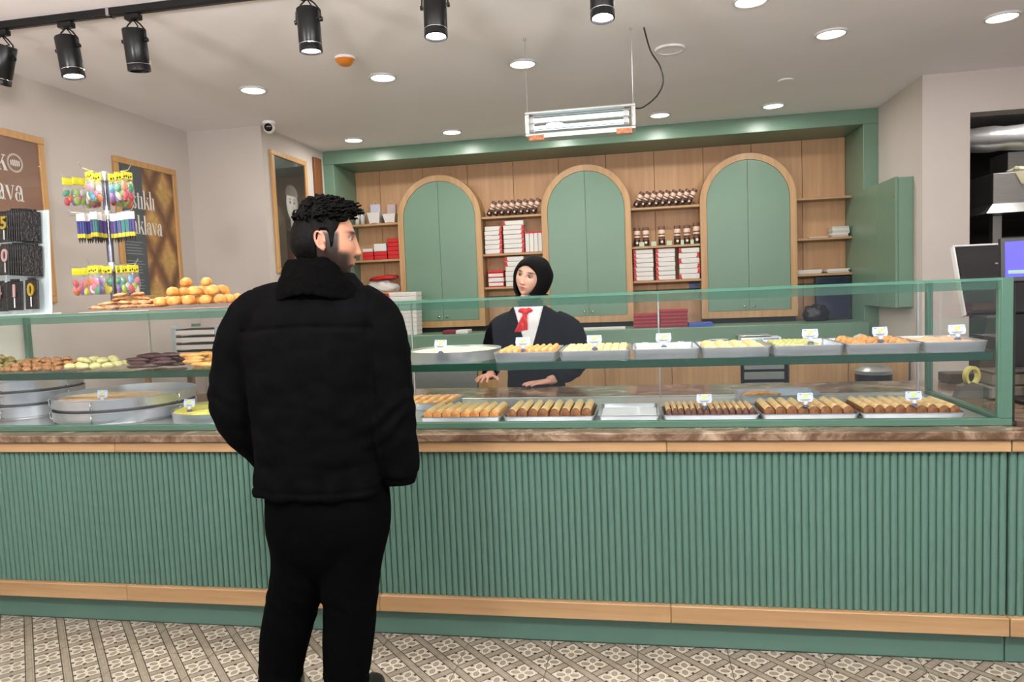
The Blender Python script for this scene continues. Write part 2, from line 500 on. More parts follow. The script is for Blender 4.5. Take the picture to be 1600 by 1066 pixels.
# ------------------------------------------------------------------ room shell
fl = struct('floor', MB().box(-3.6, 5.2, -3.0, 8.6, -0.05, -0.004), M_GROUT)
tb = MB().bbox(-TILE/2+.0012, TILE/2-.0012, -TILE/2+.0012, TILE/2-.0012, -0.012, 0.0, 0.0012)
tile_me = tb.mesh('tile', M_TILE)
TX0, TY0 = -0.033*0.9655+TILE/2, 2.455-TILE/2+TILE   # joint measured under the counter plinth
TX0 = -0.032+TILE/2; TY0 = 2.457+TILE/2
fo = ORG[fl]
for iy in range(-6, 1):
    for ix in range(-10, 9):
        cx = TX0+ix*TILE; cy = TY0+iy*TILE
        if cx-TILE/2 < XL: continue
        put('tile', tile_me, fl, (cx-fo[0], cy-fo[1], -fo[2]))
# plain tiles elsewhere are out of view: staff side and street side
struct('ceiling', MB().box(-3.6, 4.6, -3.0, 8.6, ZC, ZC+0.12), M_CEIL)
struct('wall_left', MB().box(XL-0.2, XL, -3.0, 5.065, 0, ZC), M_WALL)
struct('wall_back_left', MB().box(XL-0.2, -2.769, 5.065, 6.14, 0, ZC).box(XL-0.2, -2.79, 6.14, 6.9, 0, ZC), M_WALL)
struct('wall_back', MB().box(-2.79, 1.93, 6.70, 6.9, 0, ZC), M_WALL)
struct('wall_back_right', MB().box(1.925, 2.218, 5.26, 6.9, 0, ZC).box(2.218, 3.3, 5.26, 5.42, 2.45, ZC).box(3.3, 4.6, 5.26, 5.42, 0, ZC), M_WALL)
struct('wall_right', MB().box(4.6, 4.8, -3.0, 5.42, 0, ZC), M_WALL)
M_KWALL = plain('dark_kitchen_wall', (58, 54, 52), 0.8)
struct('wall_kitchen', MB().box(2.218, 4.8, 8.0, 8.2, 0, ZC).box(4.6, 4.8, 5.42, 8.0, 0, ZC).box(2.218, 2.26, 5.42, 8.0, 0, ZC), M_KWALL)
struct('trim_1', MB().bbox(-2.769, -2.745, 5.915, 6.055, 0, 2.635, 0.002), M_WOODDK)

# ------------------------------------------------------------------ ceiling fittings
def downlight(x, y, lit, label, group):
    r = root('ceiling_downlight', (x, y, ZC-0.012), label, 'light', group)
    part('trim_ring', MB().lathe([(0.070, 0.006), (0.072, 0.0), (0.082, 0.002), (0.085, 0.012), (0.070, 0.012)], 32, c=(x, y, ZC-0.012), cap=False), M_CEIL if not lit else M_WHITE, r, True)
    part('diffuser', MB().lathe([(0.0005, 0.004), (0.070, 0.004), (0.070, 0.010), (0.0005, 0.010)], 32, c=(x, y, ZC-0.012), cap=False), M_LAMP if lit else M_CEIL, r)
    if lit:
        ld = bpy.data.lights.new('downlight_lamp', 'AREA'); ld.shape = 'DISK'; ld.size = 0.14; ld.energy = DOWNLIGHT_W; ld.color = (1.0, 0.955, 0.905)
        lo = bpy.data.objects.new('downlight_lamp', ld); COL.objects.link(lo); lo.parent = r; lo.location = (0, 0, -0.004)
for x, lit, lb in ((-2.33, 1, 'round lit downlight between the dome camera and the straight-hanging spotlight'), (-1.476, 1, 'round lit downlight next to the orange detector'),
                   (-0.618, 1, 'round lit downlight beside the cordless wire of the insect lamp'), (0.224, 0, 'round unlit ceiling downlight blending into the ceiling by the lamp cord'),
                   (1.08, 1, 'round lit downlight between the unlit one and the kitchen opening corner'), (1.92, 1, 'round lit downlight in front of the wall above the kitchen opening')):
    downlight(x, 4.20, lit, lb, 'downlights over the staff aisle')
for x, lb in ((-2.315, 'round lit downlight at the portrait end of the green shelf surround'), (-1.46, 'round lit downlight over the arched cabinet beside the red boxes'), (-0.605, 'round lit downlight hidden behind the insect lamp'),
              (0.22, 'round lit downlight just past the cord end of the insect lamp'), (1.066, 'round lit downlight over the arched cabinet beside the paper shelves')):
    downlight(x, 5.77, 1, lb, 'downlights along the green surround')
downlight(3.1, 6.0, 1, 'added unseen downlight that lights the kitchen hood', None)  # added lamp hidden by the lintel, put in so the hood shows
downlight(0.57, 3.60, 1, 'round lit ceiling downlight standing alone above the glass case', None)
for x in (-2.33, -0.62, 1.08, 2.8):  # extra downlights out of view, added to carry the lighting forward
    for y in (1.35, -0.9):
        downlight(x, y, 1, 'added unseen ceiling downlight over the customer floor', 'added unseen downlights over the customer floor')

# black track with spotlights
trk = root('lighting_track', (-1.6, 2.90, ZC-0.035), 'black ceiling track carrying the row of spotlights', 'track')
part('rail', MB().bbox(-3.38, 1.6, 2.882, 2.918, ZC-0.032, ZC, 0.003).box(-3.38, 1.6, 2.893, 2.907, ZC-0.034, ZC-0.032), M_BLKMETAL, trk)
part('joint_clip', MB().box(-2.28, -2.265, 2.879, 2.921, ZC-0.034, ZC), M_CHROME, trk)
def spotlight(x, tilt_x, tilt_y, lit, label, swing=0.0):
    """cylindrical head on a wire yoke, hung from the track"""
    y = 2.90; zt = ZC-0.034
    r = root('track_spotlight', (x, y, zt), label, 'spotlight')
    part('adapter', MB().bbox(x-0.035, x+0.035, y-0.018, y+0.018, zt-0.026, zt-0.001, 0.004), M_BLKMETAL, r)
    piv = Vector((x, y, zt-0.115))
    M = Matrix.Translation(piv) @ Euler((tilt_x, tilt_y, 0)).to_matrix().to_4x4()
    def at(p): return tuple(M @ Vector(p))
    yk = MB()
    for s in (-1, 1):
        yk.tube([(x+s*0.006, y, zt-0.026), (x+s*0.030, y, zt-0.045), (x+s*0.054, y, zt-0.075), at((s*0.056, 0, 0))], 0.0035, 6)
    part('yoke', yk, M_BLKMETAL, r, True)
    for s in (-1, 1):
        part('knob', MB().lathe([(0.0095, 0), (0.0095, 0.010)], 12, M=M @ Matrix.Translation((s*0.052 if s > 0 else -0.062, 0, 0)) @ Euler((0, PI/2, 0)).to_matrix().to_4x4()), M_BLKMETAL, r)
    part('cable', MB().tube([(x, y, zt-0.026), (x+0.012, y+0.01, zt-0.05), at((0.01, 0.01, 0.055)), at((0, 0, 0.045))], 0.003, 6), M_BLACK, r, True)
    hd = part('lamp_head', MB().lathe([(0.001, 0.048), (0.046, 0.048), (0.048, 0.045), (0.048, -0.095), (0.0465, -0.097), (0.0465, -0.103), (0.048, -0.105), (0.048, -0.128), (0.042, -0.130), (0.040, -0.118)], 28, M=M, cap=False), M_BLKMETAL, r, 'auto')
    part('rim_ring', MB().lathe([(0.0484, -0.099), (0.0488, -0.1005), (0.0484, -0.102)], 28, M=M, cap=False), M_CHROME, hd)
    part('lens', MB().lathe([(0.0005, -0.120), (0.0415, -0.121), (0.0415, -0.118), (0.0005, -0.117)], 24, M=M, cap=False), M_SPOTLED if lit else M_BLACK, hd)
    if lit:
        ld = bpy.data.lights.new('spot_lamp', 'SPOT'); ld.energy = SPOT_W; ld.spot_size = math.radians(62); ld.spot_blend = 0.6; ld.shadow_soft_size = 0.04; ld.color = (1.0, 0.95, 0.92)
        lo = bpy.data.objects.new('spot_lamp', ld); COL.objects.link(lo); lo.parent = r
        lo.location = Vector(at((0, 0, -0.135)))-Vector((x, y, zt)); lo.rotation_euler = M.to_euler()
spotlight(-2.84, 0.06, 0.36, True, 'black track spotlight turned to the brown poster')
spotlight(-2.50, 0.0, -0.13, True, 'black track spotlight tilted toward the balloon carousel, lens lit')
spotlight(-2.16, 0.14, 0.02, False, 'black track spotlight hanging straight beside the track clip')
spotlight(-1.335, 0.0, -0.03, True, 'black track spotlight with lit lens between the orange detector and the track')
spotlight(-0.78, -0.12, -0.02, True, 'black track spotlight with glaring white lens')
spotlight(-0.10, -0.16, 0.0, True, 'black track spotlight over the insect lamp wires')

# added opal globe pendants, out of view, put in to brighten the ceiling
def pendant(x, y, label):
    z = 2.10
    r = root('added_globe_pendant', (x, y, z-.11), label, 'lamp', 'added opal globe pendants for ceiling fill')
    v, f = blob(.11, .11, .11, 28, 18)
    part('globe', MB().add(v, f, M=Matrix.Translation((x, y, z))), M_GLOBE, r, True)
    part('cap', MB().lathe([(.001, .135), (.03, .135), (.034, .10), (.001, .10)], 18, c=(x, y, z), cap=False), M_BLKMETAL, r, 'auto')
    part('cord', MB().tube([(x, y, z+.135), (x, y, ZC)], .003, 6), M_BLACK, r)
for x, lb in ((-2.3, 'added opal globe pendant for ceiling fill near the poster wall'), (-.95, 'added opal globe pendant for ceiling fill, second from the poster wall'), (.4, 'added opal globe pendant for ceiling fill, third from the poster wall'), (1.75, 'added opal globe pendant for ceiling fill by the till')):
    pendant(x, 1.05, lb)

# orange covered smoke detector, dome camera, small sensor
sd = root('smoke_detector', (-1.552, 3.81, ZC-0.045), 'smoke detector under an orange dust cap on the ceiling', 'detector')
part('base', MB().lathe([(0.001, 0.045), (0.056, 0.045), (0.056, 0.033), (0.001, 0.033)], 24, c=(-1.552, 3.81, ZC-0.045), cap=False), M_CEIL, sd, 'auto')
part('dust_cap', MB().lathe([(0.054, 0.034), (0.050, 0.026), (0.036, 0.008), (0.024, 0.001), (0.001, 0.0)], 24, c=(-1.552, 3.81, ZC-0.045), cap=False), plain('orange_plastic', (216, 128, 40), 0.4), sd, True)
cc = root('dome_camera', (-2.655, 4.98, ZC-0.075), 'small white dome camera with black lens at the pillar corner', 'camera')
part('mount', MB().lathe([(0.001, 0.075), (0.045, 0.075), (0.047, 0.055), (0.001, 0.055)], 24, c=(-2.655, 4.98, ZC-0.075), cap=False), M_CEIL, cc, 'auto')
bv, bf = blob(0.042, 0.042, 0.042, 20, 14)
part('ball', MB().add(bv, bf, M=Matrix.Translation((-2.655, 4.98, ZC-0.045))), M_CEIL, cc, True)
bv, bf = blob(0.030, 0.012, 0.030, 18, 10)
part('lens', MB().add(bv, bf, M=Matrix.Translation((-2.643, 4.944, ZC-0.050)) @ Euler((0.3, 0, 0.3)).to_matrix().to_4x4()), plain('camera_lens', (8, 14, 12), 0.15), cc, True)
solo('ceiling_sensor', MB().lathe([(0.001, 0.008), (0.05, 0.008), (0.046, 0), (0.001, 0)], 20, c=(1.02, 5.08, ZC-0.008), cap=False), M_CEIL, 'flat ceiling-coloured sensor cap beyond the unlit downlight', 'sensor', smooth='auto')

# hanging insect lamp
IX0, IX1, IY, IZ0, IZ1 = -0.552, 0.022, 3.80, 2.200, 2.328
il = root('insect_lamp', (-0.256, IY, IZ0), 'glowing twin-tube insect lamp in a steel frame hung on two wires', 'lamp')
fm = MB()
for z in (IZ0, IZ1-0.014): fm.bbox(IX0, IX1, IY-0.045, IY+0.045, z, z+0.014, 0.003)
part('frame', fm.bbox(IX0, IX0+0.022, IY-0.045, IY+0.045, IZ0+0.014, IZ1-0.014, 0.003).bbox(IX1-0.022, IX1, IY-0.045, IY+0.045, IZ0+0.014, IZ1-0.014, 0.003), M_STEEL, il)
for z in (IZ0+0.048, IZ0+0.088):
    part('tube', MB().tube([(IX0+0.035, IY, z), (IX1-0.035, IY, z)], 0.0125, 12), M_UV, il, True)
for s in range(3):
    part('guard_wire', MB().tube([(IX0+0.01, IY-0.044, IZ0+0.032+s*0.034), (IX1-0.01, IY-0.044, IZ0+0.032+s*0.034)], 0.0022, 6), M_STEEL, il)
for x in (IX0+0.03, IX1-0.05):
    part('tube_holder', MB().bbox(x-0.012, x+0.012, IY-0.02, IY+0.02, IZ0+0.03, IZ1-0.02, 0.002), M_WHITE, il)
part('catch_tray', MB().box(IX0+0.02, IX1-0.02, IY-0.05, IY+0.05, IZ0-0.012, IZ0-0.001).box(IX0+0.02, IX1-0.02, IY-0.052, IY-0.05, IZ0-0.012, IZ0+0.008), M_STEEL, il)
M_STK = plain('warning_sticker', (196, 128, 86), 0.6, var=0.5, vscale=90)
for x in (IX0+0.02, IX1-0.10):
    part('sticker', MB().box(x, x+0.08, IY-0.0535, IY-0.0522, IZ0-0.022, IZ0+0.004), M_STK, il)
for x in (IX0+0.008, IX1-0.012):
    part('suspension_wire', MB().tube([(x, IY, IZ1), (x, IY, ZC)], 0.0016, 6), M_STEEL, il)
    part('ceiling_hook', MB().lathe([(0.008, 0), (0.008, 0.012)], 10, c=(x, IY, ZC-0.012)), M_STEEL, il)
pts = [(IX1, IY+0.02, IZ1-0.012), (IX1+0.04, IY+0.02, IZ1-0.01), (IX1+0.11, IY+0.02, IZ1+0.04), (IX1+0.145, IY+0.02, IZ1+0.11), (IX1+0.13, IY+0.02, IZ1+0.19), (IX1+0.085, IY+0.02, IZ1+0.27), (IX1+0.058, IY+0.02, ZC-0.02), (IX1+0.055, IY+0.02, ZC)]
part('power_cord', MB().tube(smooth_path(pts), 0.004, 8), M_BLACK, il, True)
# ------------------------------------------------------------------ front counter
XS = 1.257
XE = 2.55
def counter_unit(x0, x1, label):
    r = root('counter_unit', ((x0+x1)/2, 3.0, 0), label, 'counter')
    part('carcass', MB().box(x0, x1, 2.70, 3.90, 0.0, 0.816), M_GREEN_DIM, r)
    part('plinth', MB().bbox(x0+.001, x1-.001, 2.692, 2.702, 0.006, 0.116, 0.002), M_GREEN_DIM, r)
    n = max(1, round((x1-x0)/1.07)); L = (x1-x0)/n
    for i in range(n):
        part('wood_band', MB().bbox(x0+i*L+.0006, x0+(i+1)*L-.0006, 2.654, 2.702, 0.114, 0.181, 0.003), M_WOOD, r)
    for i in range(n):
        part('wood_band', MB().bbox(x0+i*L+.0006, x0+(i+1)*L-.0006, 2.654, 2.702, 0.773, 0.8165, 0.003), M_WOOD, r)
    part('panel', MB().box(x0+.002, x1-.002, 2.684, 2.702, 0.181, 0.773), M_GREEN_DIM, r)
    nf = int((x1-x0-.004)/0.0252); p = (x1-x0-.004)/nf
    prof = [(-p/2*0.98, 0)] + [(-p/2*0.94*math.cos(PI*k/8), -0.0115*math.sin(PI*k/8)**0.8) for k in range(9)] + [(p/2*0.98, 0)]
    fm = MB(); fm.rings([[(a, b, 0) for a, b in prof], [(a, b, 0.590) for a, b in prof]])
    me = fm.mesh('flute', M_GREEN_DIM, True); me.set_sharp_from_angle(angle=math.radians(50))
    po = ORG[r]
    for i in range(nf):
        put('flute', me, r, (x0+.002+(i+.5)*p-po[0], 2.6845-po[1], 0.182))
    return r
counter_unit(XL+0.005, XS-0.0012, 'long green fluted counter with two wood bands below the glass case')
counter_unit(XS+0.0012, XE, 'short green fluted counter unit past the end of the glass case')
solo('marble_worktop', MB().bbox(XL+0.005, XE, 2.640, 3.93, 0.8175, ZM, 0.003), M_MARBLE, 'brown veined marble worktop along the whole counter', 'worktop')

# ------------------------------------------------------------------ glass display case
GX0, GX1 = XL+0.006, 1.297
YGB = 3.45
gc = root('display_case', (-1.0, 3.1, ZM), 'long glass display case with green frame and a middle shelf', 'display case')
part('bottom_rail', MB().bbox(GX0, GX1, YG-0.012, YG+0.018, ZM+.0005, ZM+0.026, 0.002), M_GREEN3, gc)
part('deck', MB().bbox(GX0, GX1-0.03, YG+0.019, YGB-0.02, ZM+.0005, ZM+0.010, 0.001), M_STEEL, gc)
part('corner_post', MB().bbox(1.258, GX1, YG-0.013, YG+0.03, ZM+0.026, ZTOP-0.001, 0.003).box(1.250, 1.2585, YG-0.008, YG+0.0, ZM+0.026, ZTOP-0.012), M_GREEN3, gc)
part('side_rail', MB().bbox(1.272, GX1, YG+0.031, YGB, ZM+.0005, ZM+0.026, 0.002), M_GREEN3, gc)
part('back_post', MB().bbox(1.272, GX1, YGB-0.03, YGB, ZM+0.026, ZTOP-0.012, 0.002), M_GREEN3, gc)
part('back_post', MB().bbox(GX0, GX0+0.025, YGB-0.03, YGB, ZM+0.011, ZTOP-0.012, 0.002), M_GREEN3, gc)
part('back_post', MB().bbox(-1.30, -1.275, YGB-0.03, YGB-0.005, ZM+0.011, ZTOP-0.012, 0.002), M_GREEN3, gc)
part('back_rail', MB().bbox(GX0, GX1-0.03, YGB-0.018, YGB, ZM+.0005, ZM+0.016, 0.002), M_STEEL, gc)
def pane(name, x0, x1, y0, y1, z0, z1, edge_axes, mat, parent):
    mb = MB().box(x0, x1, y0, y1, z0, z1)
    thin = min(((x1-x0), 0), ((y1-y0), 1), ((z1-z0), 2))[1]
    for k, fi in enumerate([(2,), (2,), (1,), (0,), (1,), (0,)]):
        mb.mi[k] = 0 if fi[0] == thin else 1
    return part(name, mb, [mat, M_GEDGE], parent)
joints = [GX0, -1.10, 1.257]
for a, b in zip(joints[:-1], joints[1:]):
    pane('front_glass', a+0.001, b-0.001, YG-0.006, YG+0.002, ZM+0.0262, ZTOP-0.0405, None, M_GLASS, gc)
tj = [GX0, -0.95, GX1-0.001]
for a, b in zip(tj[:-1], tj[1:]):
    pane('top_glass', a+0.001, b-0.001, YG-0.010, YGB, ZTOP-0.010, ZTOP, None, M_SHELFGLASS, gc)
    part('top_strip', MB().box(a+0.001, min(b, 1.256)-0.001, YG-0.009, YG+0.004, ZTOP-0.040, ZTOP-0.0105), M_GRAIL, gc)
pane('side_glass', 1.281, 1.287, YG+0.031, YGB-0.031, ZM+0.0262, ZTOP-0.0105, None, M_GLASS, gc)
sj = [GX0, -1.12, 1.246]
for a, b in zip(sj[:-1], sj[1:]):
    pane('shelf_glass', a+0.001, b-0.001, YG+0.022, YGB-0.032, ZSH-0.008, ZSH, None, M_SHELFGLASS, gc)
    part('shelf_strip', MB().bbox(a+0.001, b-0.001, YG+0.008, YG+0.0215, ZSH-0.030, ZSH+.0005, 0.002), M_GDARK, gc)
for x in (-2.6, -1.12, 0.10, 1.235):
    part('shelf_bracket', MB().bbox(x-0.004, x+0.004, YGB-0.06, YGB-0.031, ZSH-0.03, ZSH-0.0085, 0.001).bbox(x-0.004, x+0.004, YGB-0.031, YGB-0.02, ZM+0.016, ZTOP-0.011, 0.001), M_STEEL, gc)
part('corner_clip', MB().bbox(GX1+0.0005, GX1+0.016, YG-0.010, YG+0.010, ZM+.001, ZM+0.016, 0.002).box(GX1+0.004, GX1+0.010, YG-0.004, YG+0.004, ZM+0.016, ZTOP-0.02), M_DARK, gc)
# ------------------------------------------------------------------ trays
def rect_tray(x0, x1, y0, y1, z, h, label, flare=0.006):
    r = root('baking_tray', ((x0+x1)/2, (y0+y1)/2, z), label, 'tray', 'metal trays in the glass case')
    def ring(o, zz, rr=0.014, n=4):
        pts = []
        for cx, cy, a0 in ((x1+o-rr, y1+o-rr, 0), (x0-o+rr, y1+o-rr, 90), (x0-o+rr, y0-o+rr, 180), (x1+o-rr, y0-o+rr, 270)):
            for k in range(n+1):
                a = math.radians(a0+90*k/n); pts.append((cx+rr*math.cos(a), cy+rr*math.sin(a), zz))
        return pts
    o = -flare
    part('pan', MB().rings([ring(o-0.001, z), ring(0-.001, z+h), ring(-0.003, z+h), ring(o-0.003, z+0.002)]), M_TRAY, r, 'auto')
    part('rim', MB().rings([ring(0, z+h-0.002), ring(0, z+h+0.0015), ring(-0.0032, z+h+0.0015), ring(-0.0032, z+h-0.002)], closed=True), M_TRAY, r, 'auto')
    return r
def round_tray(cx, cy, rad, z, h, label, group=None, handles=False):
    r = root('round_tray', (cx, cy, z), label, 'tray', group)
    part('pan', MB().lathe([(0.001, 0.0), (rad-0.022, 0.0), (rad-0.020, 0.009), (rad-0.004, 0.013), (rad-0.002, h-0.006), (rad, h-.004), (rad, h), (rad-0.004, h), (rad-0.007, 0.016), (rad-0.024, 0.0115), (0.001, 0.0115)] if handles else [(0.001, 0.0), (rad-0.006, 0.0), (rad-0.001, h-0.004), (rad, h), (rad-0.003, h), (rad-0.009, 0.0025), (0.001, 0.0025)], 64, c=(cx, cy, z), cap=False), M_TRAY, r, 'auto')
    if handles:
        for a in (-0.15, -1.35, -2.6):
            hx, hy = cx+(rad-0.001)*math.cos(a), cy+(rad-0.001)*math.sin(a); d = Vector((math.cos(a), math.sin(a), 0))
            part('handle', MB().tube([(hx, hy, z+h*0.82), tuple(Vector((hx, hy, z+h*0.80))+d*0.014), tuple(Vector((hx, hy, z+h*0.25))+d*0.012), (hx-.003*d.x, hy-.003*d.y, z+h*0.22)], 0.003, 6), M_CHROME, r, True)
    return r

def pastry(name, top, low, rough=0.6, bmpv=0.35, bs=90.0, vs=45.0):
    """baked dough: darker or lighter patches over the surface"""
    m, nt, b = newmat(name)
    v = coords(nt)
    f = noise_tex(nt, v, vs, 4, 0.6)
    nt.links.new(ramp(nt, f, [(0.30, lin(low)), (0.62, lin(top))]), b.inputs['Base Color'])
    b.inputs['Roughness'].default_value = rough
    bump(nt, b, noise_tex(nt, v, bs, 4), bmpv, 0.004)
    return m
P_GOLD = pastry('golden_filo', (222, 164, 96), (182, 112, 52))
P_PALE = pastry('pale_filo', (240, 212, 156), (222, 180, 118))
P_CREAM = pastry('cream_topping', (246, 242, 232), (232, 222, 204), 0.4)
P_PINKISH = pastry('rosy_filo', (238, 196, 160), (214, 160, 122))
P_GREENISH = pastry('pistachio_roll', (226, 220, 150), (190, 184, 98))
P_BROWN = pastry('walnut_filling', (150, 100, 58), (106, 66, 36))
P_BROWNR = pastry('toasted_roll', (150, 96, 50), (104, 62, 32))
P_CHOC = pastry('cocoa_roll', (116, 74, 62), (76, 44, 36))
P_CHOCTOP = pastry('cocoa_roll_dusting', (238, 208, 156), (214, 166, 108))
P_ECLAIR = pastry('glazed_finger', (232, 172, 110), (206, 132, 76), 0.4)
P_BUN = pastry('bun_crust', (226, 172, 92), (186, 122, 52), 0.42, 0.2, 60, 25)
P_FLAKE = pastry('flaky_cookie', (216, 168, 112), (150, 84, 54))
P_NUT = pastry('nut_cookie', (172, 118, 66), (104, 66, 40), 0.6, 0.6, 140, 70)
P_PISTNUT = pastry('pistachio_cookie', (176, 158, 92), (110, 92, 46), 0.6, 0.6, 140, 70)
P_LIME = pastry('pale_green_cookie', (214, 208, 150), (182, 176, 112))
P_DARKF = pastry('cocoa_finger', (70, 36, 40), (40, 18, 22), 0.35)
P_GOLDF = pastry('butter_finger', (216, 166, 92), (178, 116, 52))
P_MUHAL = pastry('milk_pudding', (238, 230, 200), (214, 200, 160), 0.35)
P_PISTF = pastry('ground_pistachio', (224, 210, 110), (186, 180, 70))

def proto(mb, name, mats, smooth=True):
    b = mb.base()
    return mb.mesh(name, mats, smooth, (b[0], b[1], b[2]))
def place(name, me, loc, rz=0.0, label='', cat='pastry', group=None, rx=0.0, ry=0.0, sc=1.0):
    o = put(name, me, None, loc, Euler((rx, ry, rz)), (sc, sc, sc) if not isinstance(sc, tuple) else sc)
    tag(o, label, cat, group); return o

# ---- seven shelf trays
ZT = ZSH + 0.0006
Y0 = 2.790; Y1 = 3.10
SH = [(-0.577, -0.319), (-0.311, -0.028), (-0.020, 0.234), (0.240, 0.498), (0.503, 0.757), (0.763, 1.022), (1.028, 1.243)]
kinds = ['golden baklava squares', 'pale baklava squares', 'white cream pastries', 'fluted golden slices', 'pale green pistachio rolls', 'large golden folded pastries', 'flat rosy pastries']
for (a, b), k in zip(SH, kinds):
    rect_tray(a, b, Y0, Y1, ZT, 0.036, 'aluminium tray of %s on the glass shelf' % k)
def tray_grid(me, name, a, b, y0, y1, z, nx, ny, label, group, rz=0.0, jit=0.0008, zj=0.002, cat='pastry', skip=None):
    for i in range(nx):
        for j in range(ny):
            if skip and skip(i, j): continue
            x = a+(b-a)*(i+.5)/nx; y = y0+(y1-y0)*(j+.5)/ny
            place(name, me, (x+random.uniform(-jit, jit), y+random.uniform(-jit, jit), z+random.uniform(0, zj)), rz+random.uniform(-.05, .05), label, cat, group)
zin = ZT+0.0026
g = 0.016
# golden baklava squares: stacked filo with a domed top
bk = MB().bbox(-.0125, .0125, -.0175, .0175, 0, .030, .003); v, f = blob(.0122, .017, .016, 10, 8, .12, 40); bk.add(v, f, M=Matrix.Translation((0, 0, .029)))
tray_grid(proto(bk, 'baklava', P_GOLD), 'baklava', SH[0][0]+g, SH[0][1]-g, Y0+g, Y1-g, zin, 8, 7, 'small golden baklava square in the tray beside the round pudding tray', 'golden baklava squares')
bk = MB().bbox(-.0145, .0145, -.0180, .0180, 0, .040, .004); bk.bbox(-.010, .010, -.0182, -.0176, .006, .020, .001)
tray_grid(proto(bk, 'baklava', P_PALE), 'baklava', SH[1][0]+g, SH[1][1]-g, Y0+g, Y1-g, zin, 8, 7, 'pale baklava square with flat top between golden squares and white cream', 'pale baklava squares')
v, f = blob(.031, .036, .020, 16, 10, .25, 30, 3, flat=.3)
cm = MB().add(v, f)
tray_grid(proto(cm, 'cream_pastry', P_CREAM), 'cream_pastry', SH[2][0]+g, SH[2][1]-g, Y0+g, Y1-g, zin+.012, 3, 4, 'white cream-topped pastry mound in its tray', 'white cream pastries')
solo('cream_layer', MB().bbox(SH[2][0]+.013, SH[2][1]-.013, Y0+.013, Y1-.013, zin, zin+.0115, .002), P_CREAM, 'white cream layer under the mounds in its tray', 'cream')
# fluted slices: long half rounds running away from the customer
def roll(r, L, ends=None, n=12, taper=0.0):
    mb = MB()
    rg = []
    for k, yy in enumerate((-L/2, -L/2+.004, 0, L/2-.004, L/2)):
        rr = r*(0.9 if k in (0, 4) else 1)
        rg.append([(rr*math.cos(2*PI*j/n), yy, r+rr*math.sin(2*PI*j/n)) for j in range(n)])
    mb.rings(rg)
    if ends:
        mb.mi[-2] = 1; mb.mi[-1] = 1
    return mb
def slice_mesh(w, L, h):
    poly = [(-w/2, 0), (w/2, 0), (w/2, h*.55)] + [(w/2*math.cos(PI*k/8), h*.55+h*.45*math.sin(PI*k/8)) for k in range(1, 8)] + [(-w/2, h*.55)]
    return MB().rings([[(p, -L/2, q) for p, q in poly], [(p*1.0, 0, q*1.04) for p, q in poly], [(p, L/2, q) for p, q in poly]])
me = proto(slice_mesh(.053, .135, .040), 'fluted_slice', P_PALE, 'auto')
tray_grid(me, 'fluted_slice', SH[3][0]+g, SH[3][1]-g, Y0+g, Y1-g, zin, 4, 2, 'domed golden slice between white cream and pistachio rolls', 'fluted golden slices')
me = proto(roll(.0092, .062), 'pistachio_roll', P_GREENISH)
tray_grid(me, 'pistachio_roll', SH[4][0]+g, SH[4][0]+.19, Y0+g, Y1-g, zin, 9, 4, 'pale green pistachio roll, bottom layer of its tray', 'pistachio rolls below')
tray_grid(me, 'pistachio_roll', SH[4][0]+g+.01, SH[4][0]+.18, Y0+g, Y1-g, zin+.0185, 8, 4, 'pale green pistachio roll, top layer of its tray', 'pistachio rolls on top')
v, f = blob(.030, .029, .024, 18, 10, .40, 26, 5, flat=.5)
me = proto(MB().add(v, f), 'folded_pastry', P_GOLD)
tray_grid(me, 'folded_pastry', SH[5][0]+g, SH[5][1]-g, Y0+g, Y1-g, zin+.008, 3, 4, 'large golden folded pastry between pistachio rolls and rosy pastries', 'large folded pastries', .3)
v, f = blob(.034, .046, .015, 16, 8, .3, 24, 8, flat=.5)
me = proto(MB().add(v, f), 'flat_pastry', P_PINKISH)
tray_grid(me, 'flat_pastry', SH[6][0]+g, SH[6][1]-g, Y0+g, Y1-g, zin+.012, 3, 3, 'flat rosy pastry in the tray by the green corner post', 'flat rosy pastries', .2)

# round pudding tray on the shelf
round_tray(-0.786, 2.985, 0.203, ZT, 0.044, 'round aluminium tray of cream pudding on the glass shelf')
solo('milk_pudding', MB().lathe([(0.001, 0), (0.192, 0), (0.195, 0.030), (0.185, 0.0335), (0.001, 0.034)], 48, c=(-0.786, 2.985, ZT+.003), cap=False), P_MUHAL, 'pale cream pudding filling the round shelf tray', 'dessert', smooth='auto')

# ---- bottom deck trays
ZD = ZM+0.0105
YA = 2.832
BT = [(-0.916, -0.565, YA, 3.10, 'tray of pale-topped rolls next to the thin-rimmed éclair tray'), (-0.557, -0.178, YA, 3.115, 'tray of thick toasted rolls beside the empty tray'),
      (0.088, 0.459, YA, 3.05, 'tray of small dark cocoa rolls'), (0.4645, 0.820, YA, 3.10, 'tray of chunky brown rolls between cocoa rolls and corner'), (0.8255, 1.19, YA, 3.105, 'tray of chunky brown rolls nearest the green corner post')]
for a, b, y0, y1, lb in BT: rect_tray(a, b, y0, y1, ZD, 0.020, 'aluminium '+lb)
rect_tray(-0.168, 0.080, YA, 3.135, ZD, 0.020, 'empty aluminium tray lined with white paper')
solo('paper_liner', MB().bbox(-0.158, 0.070, YA+.010, 3.125, ZD+.003, ZD+.0045, .0005), plain('greaseproof_paper', (236, 232, 238), .5), 'white paper liner lying in the empty tray', 'paper')
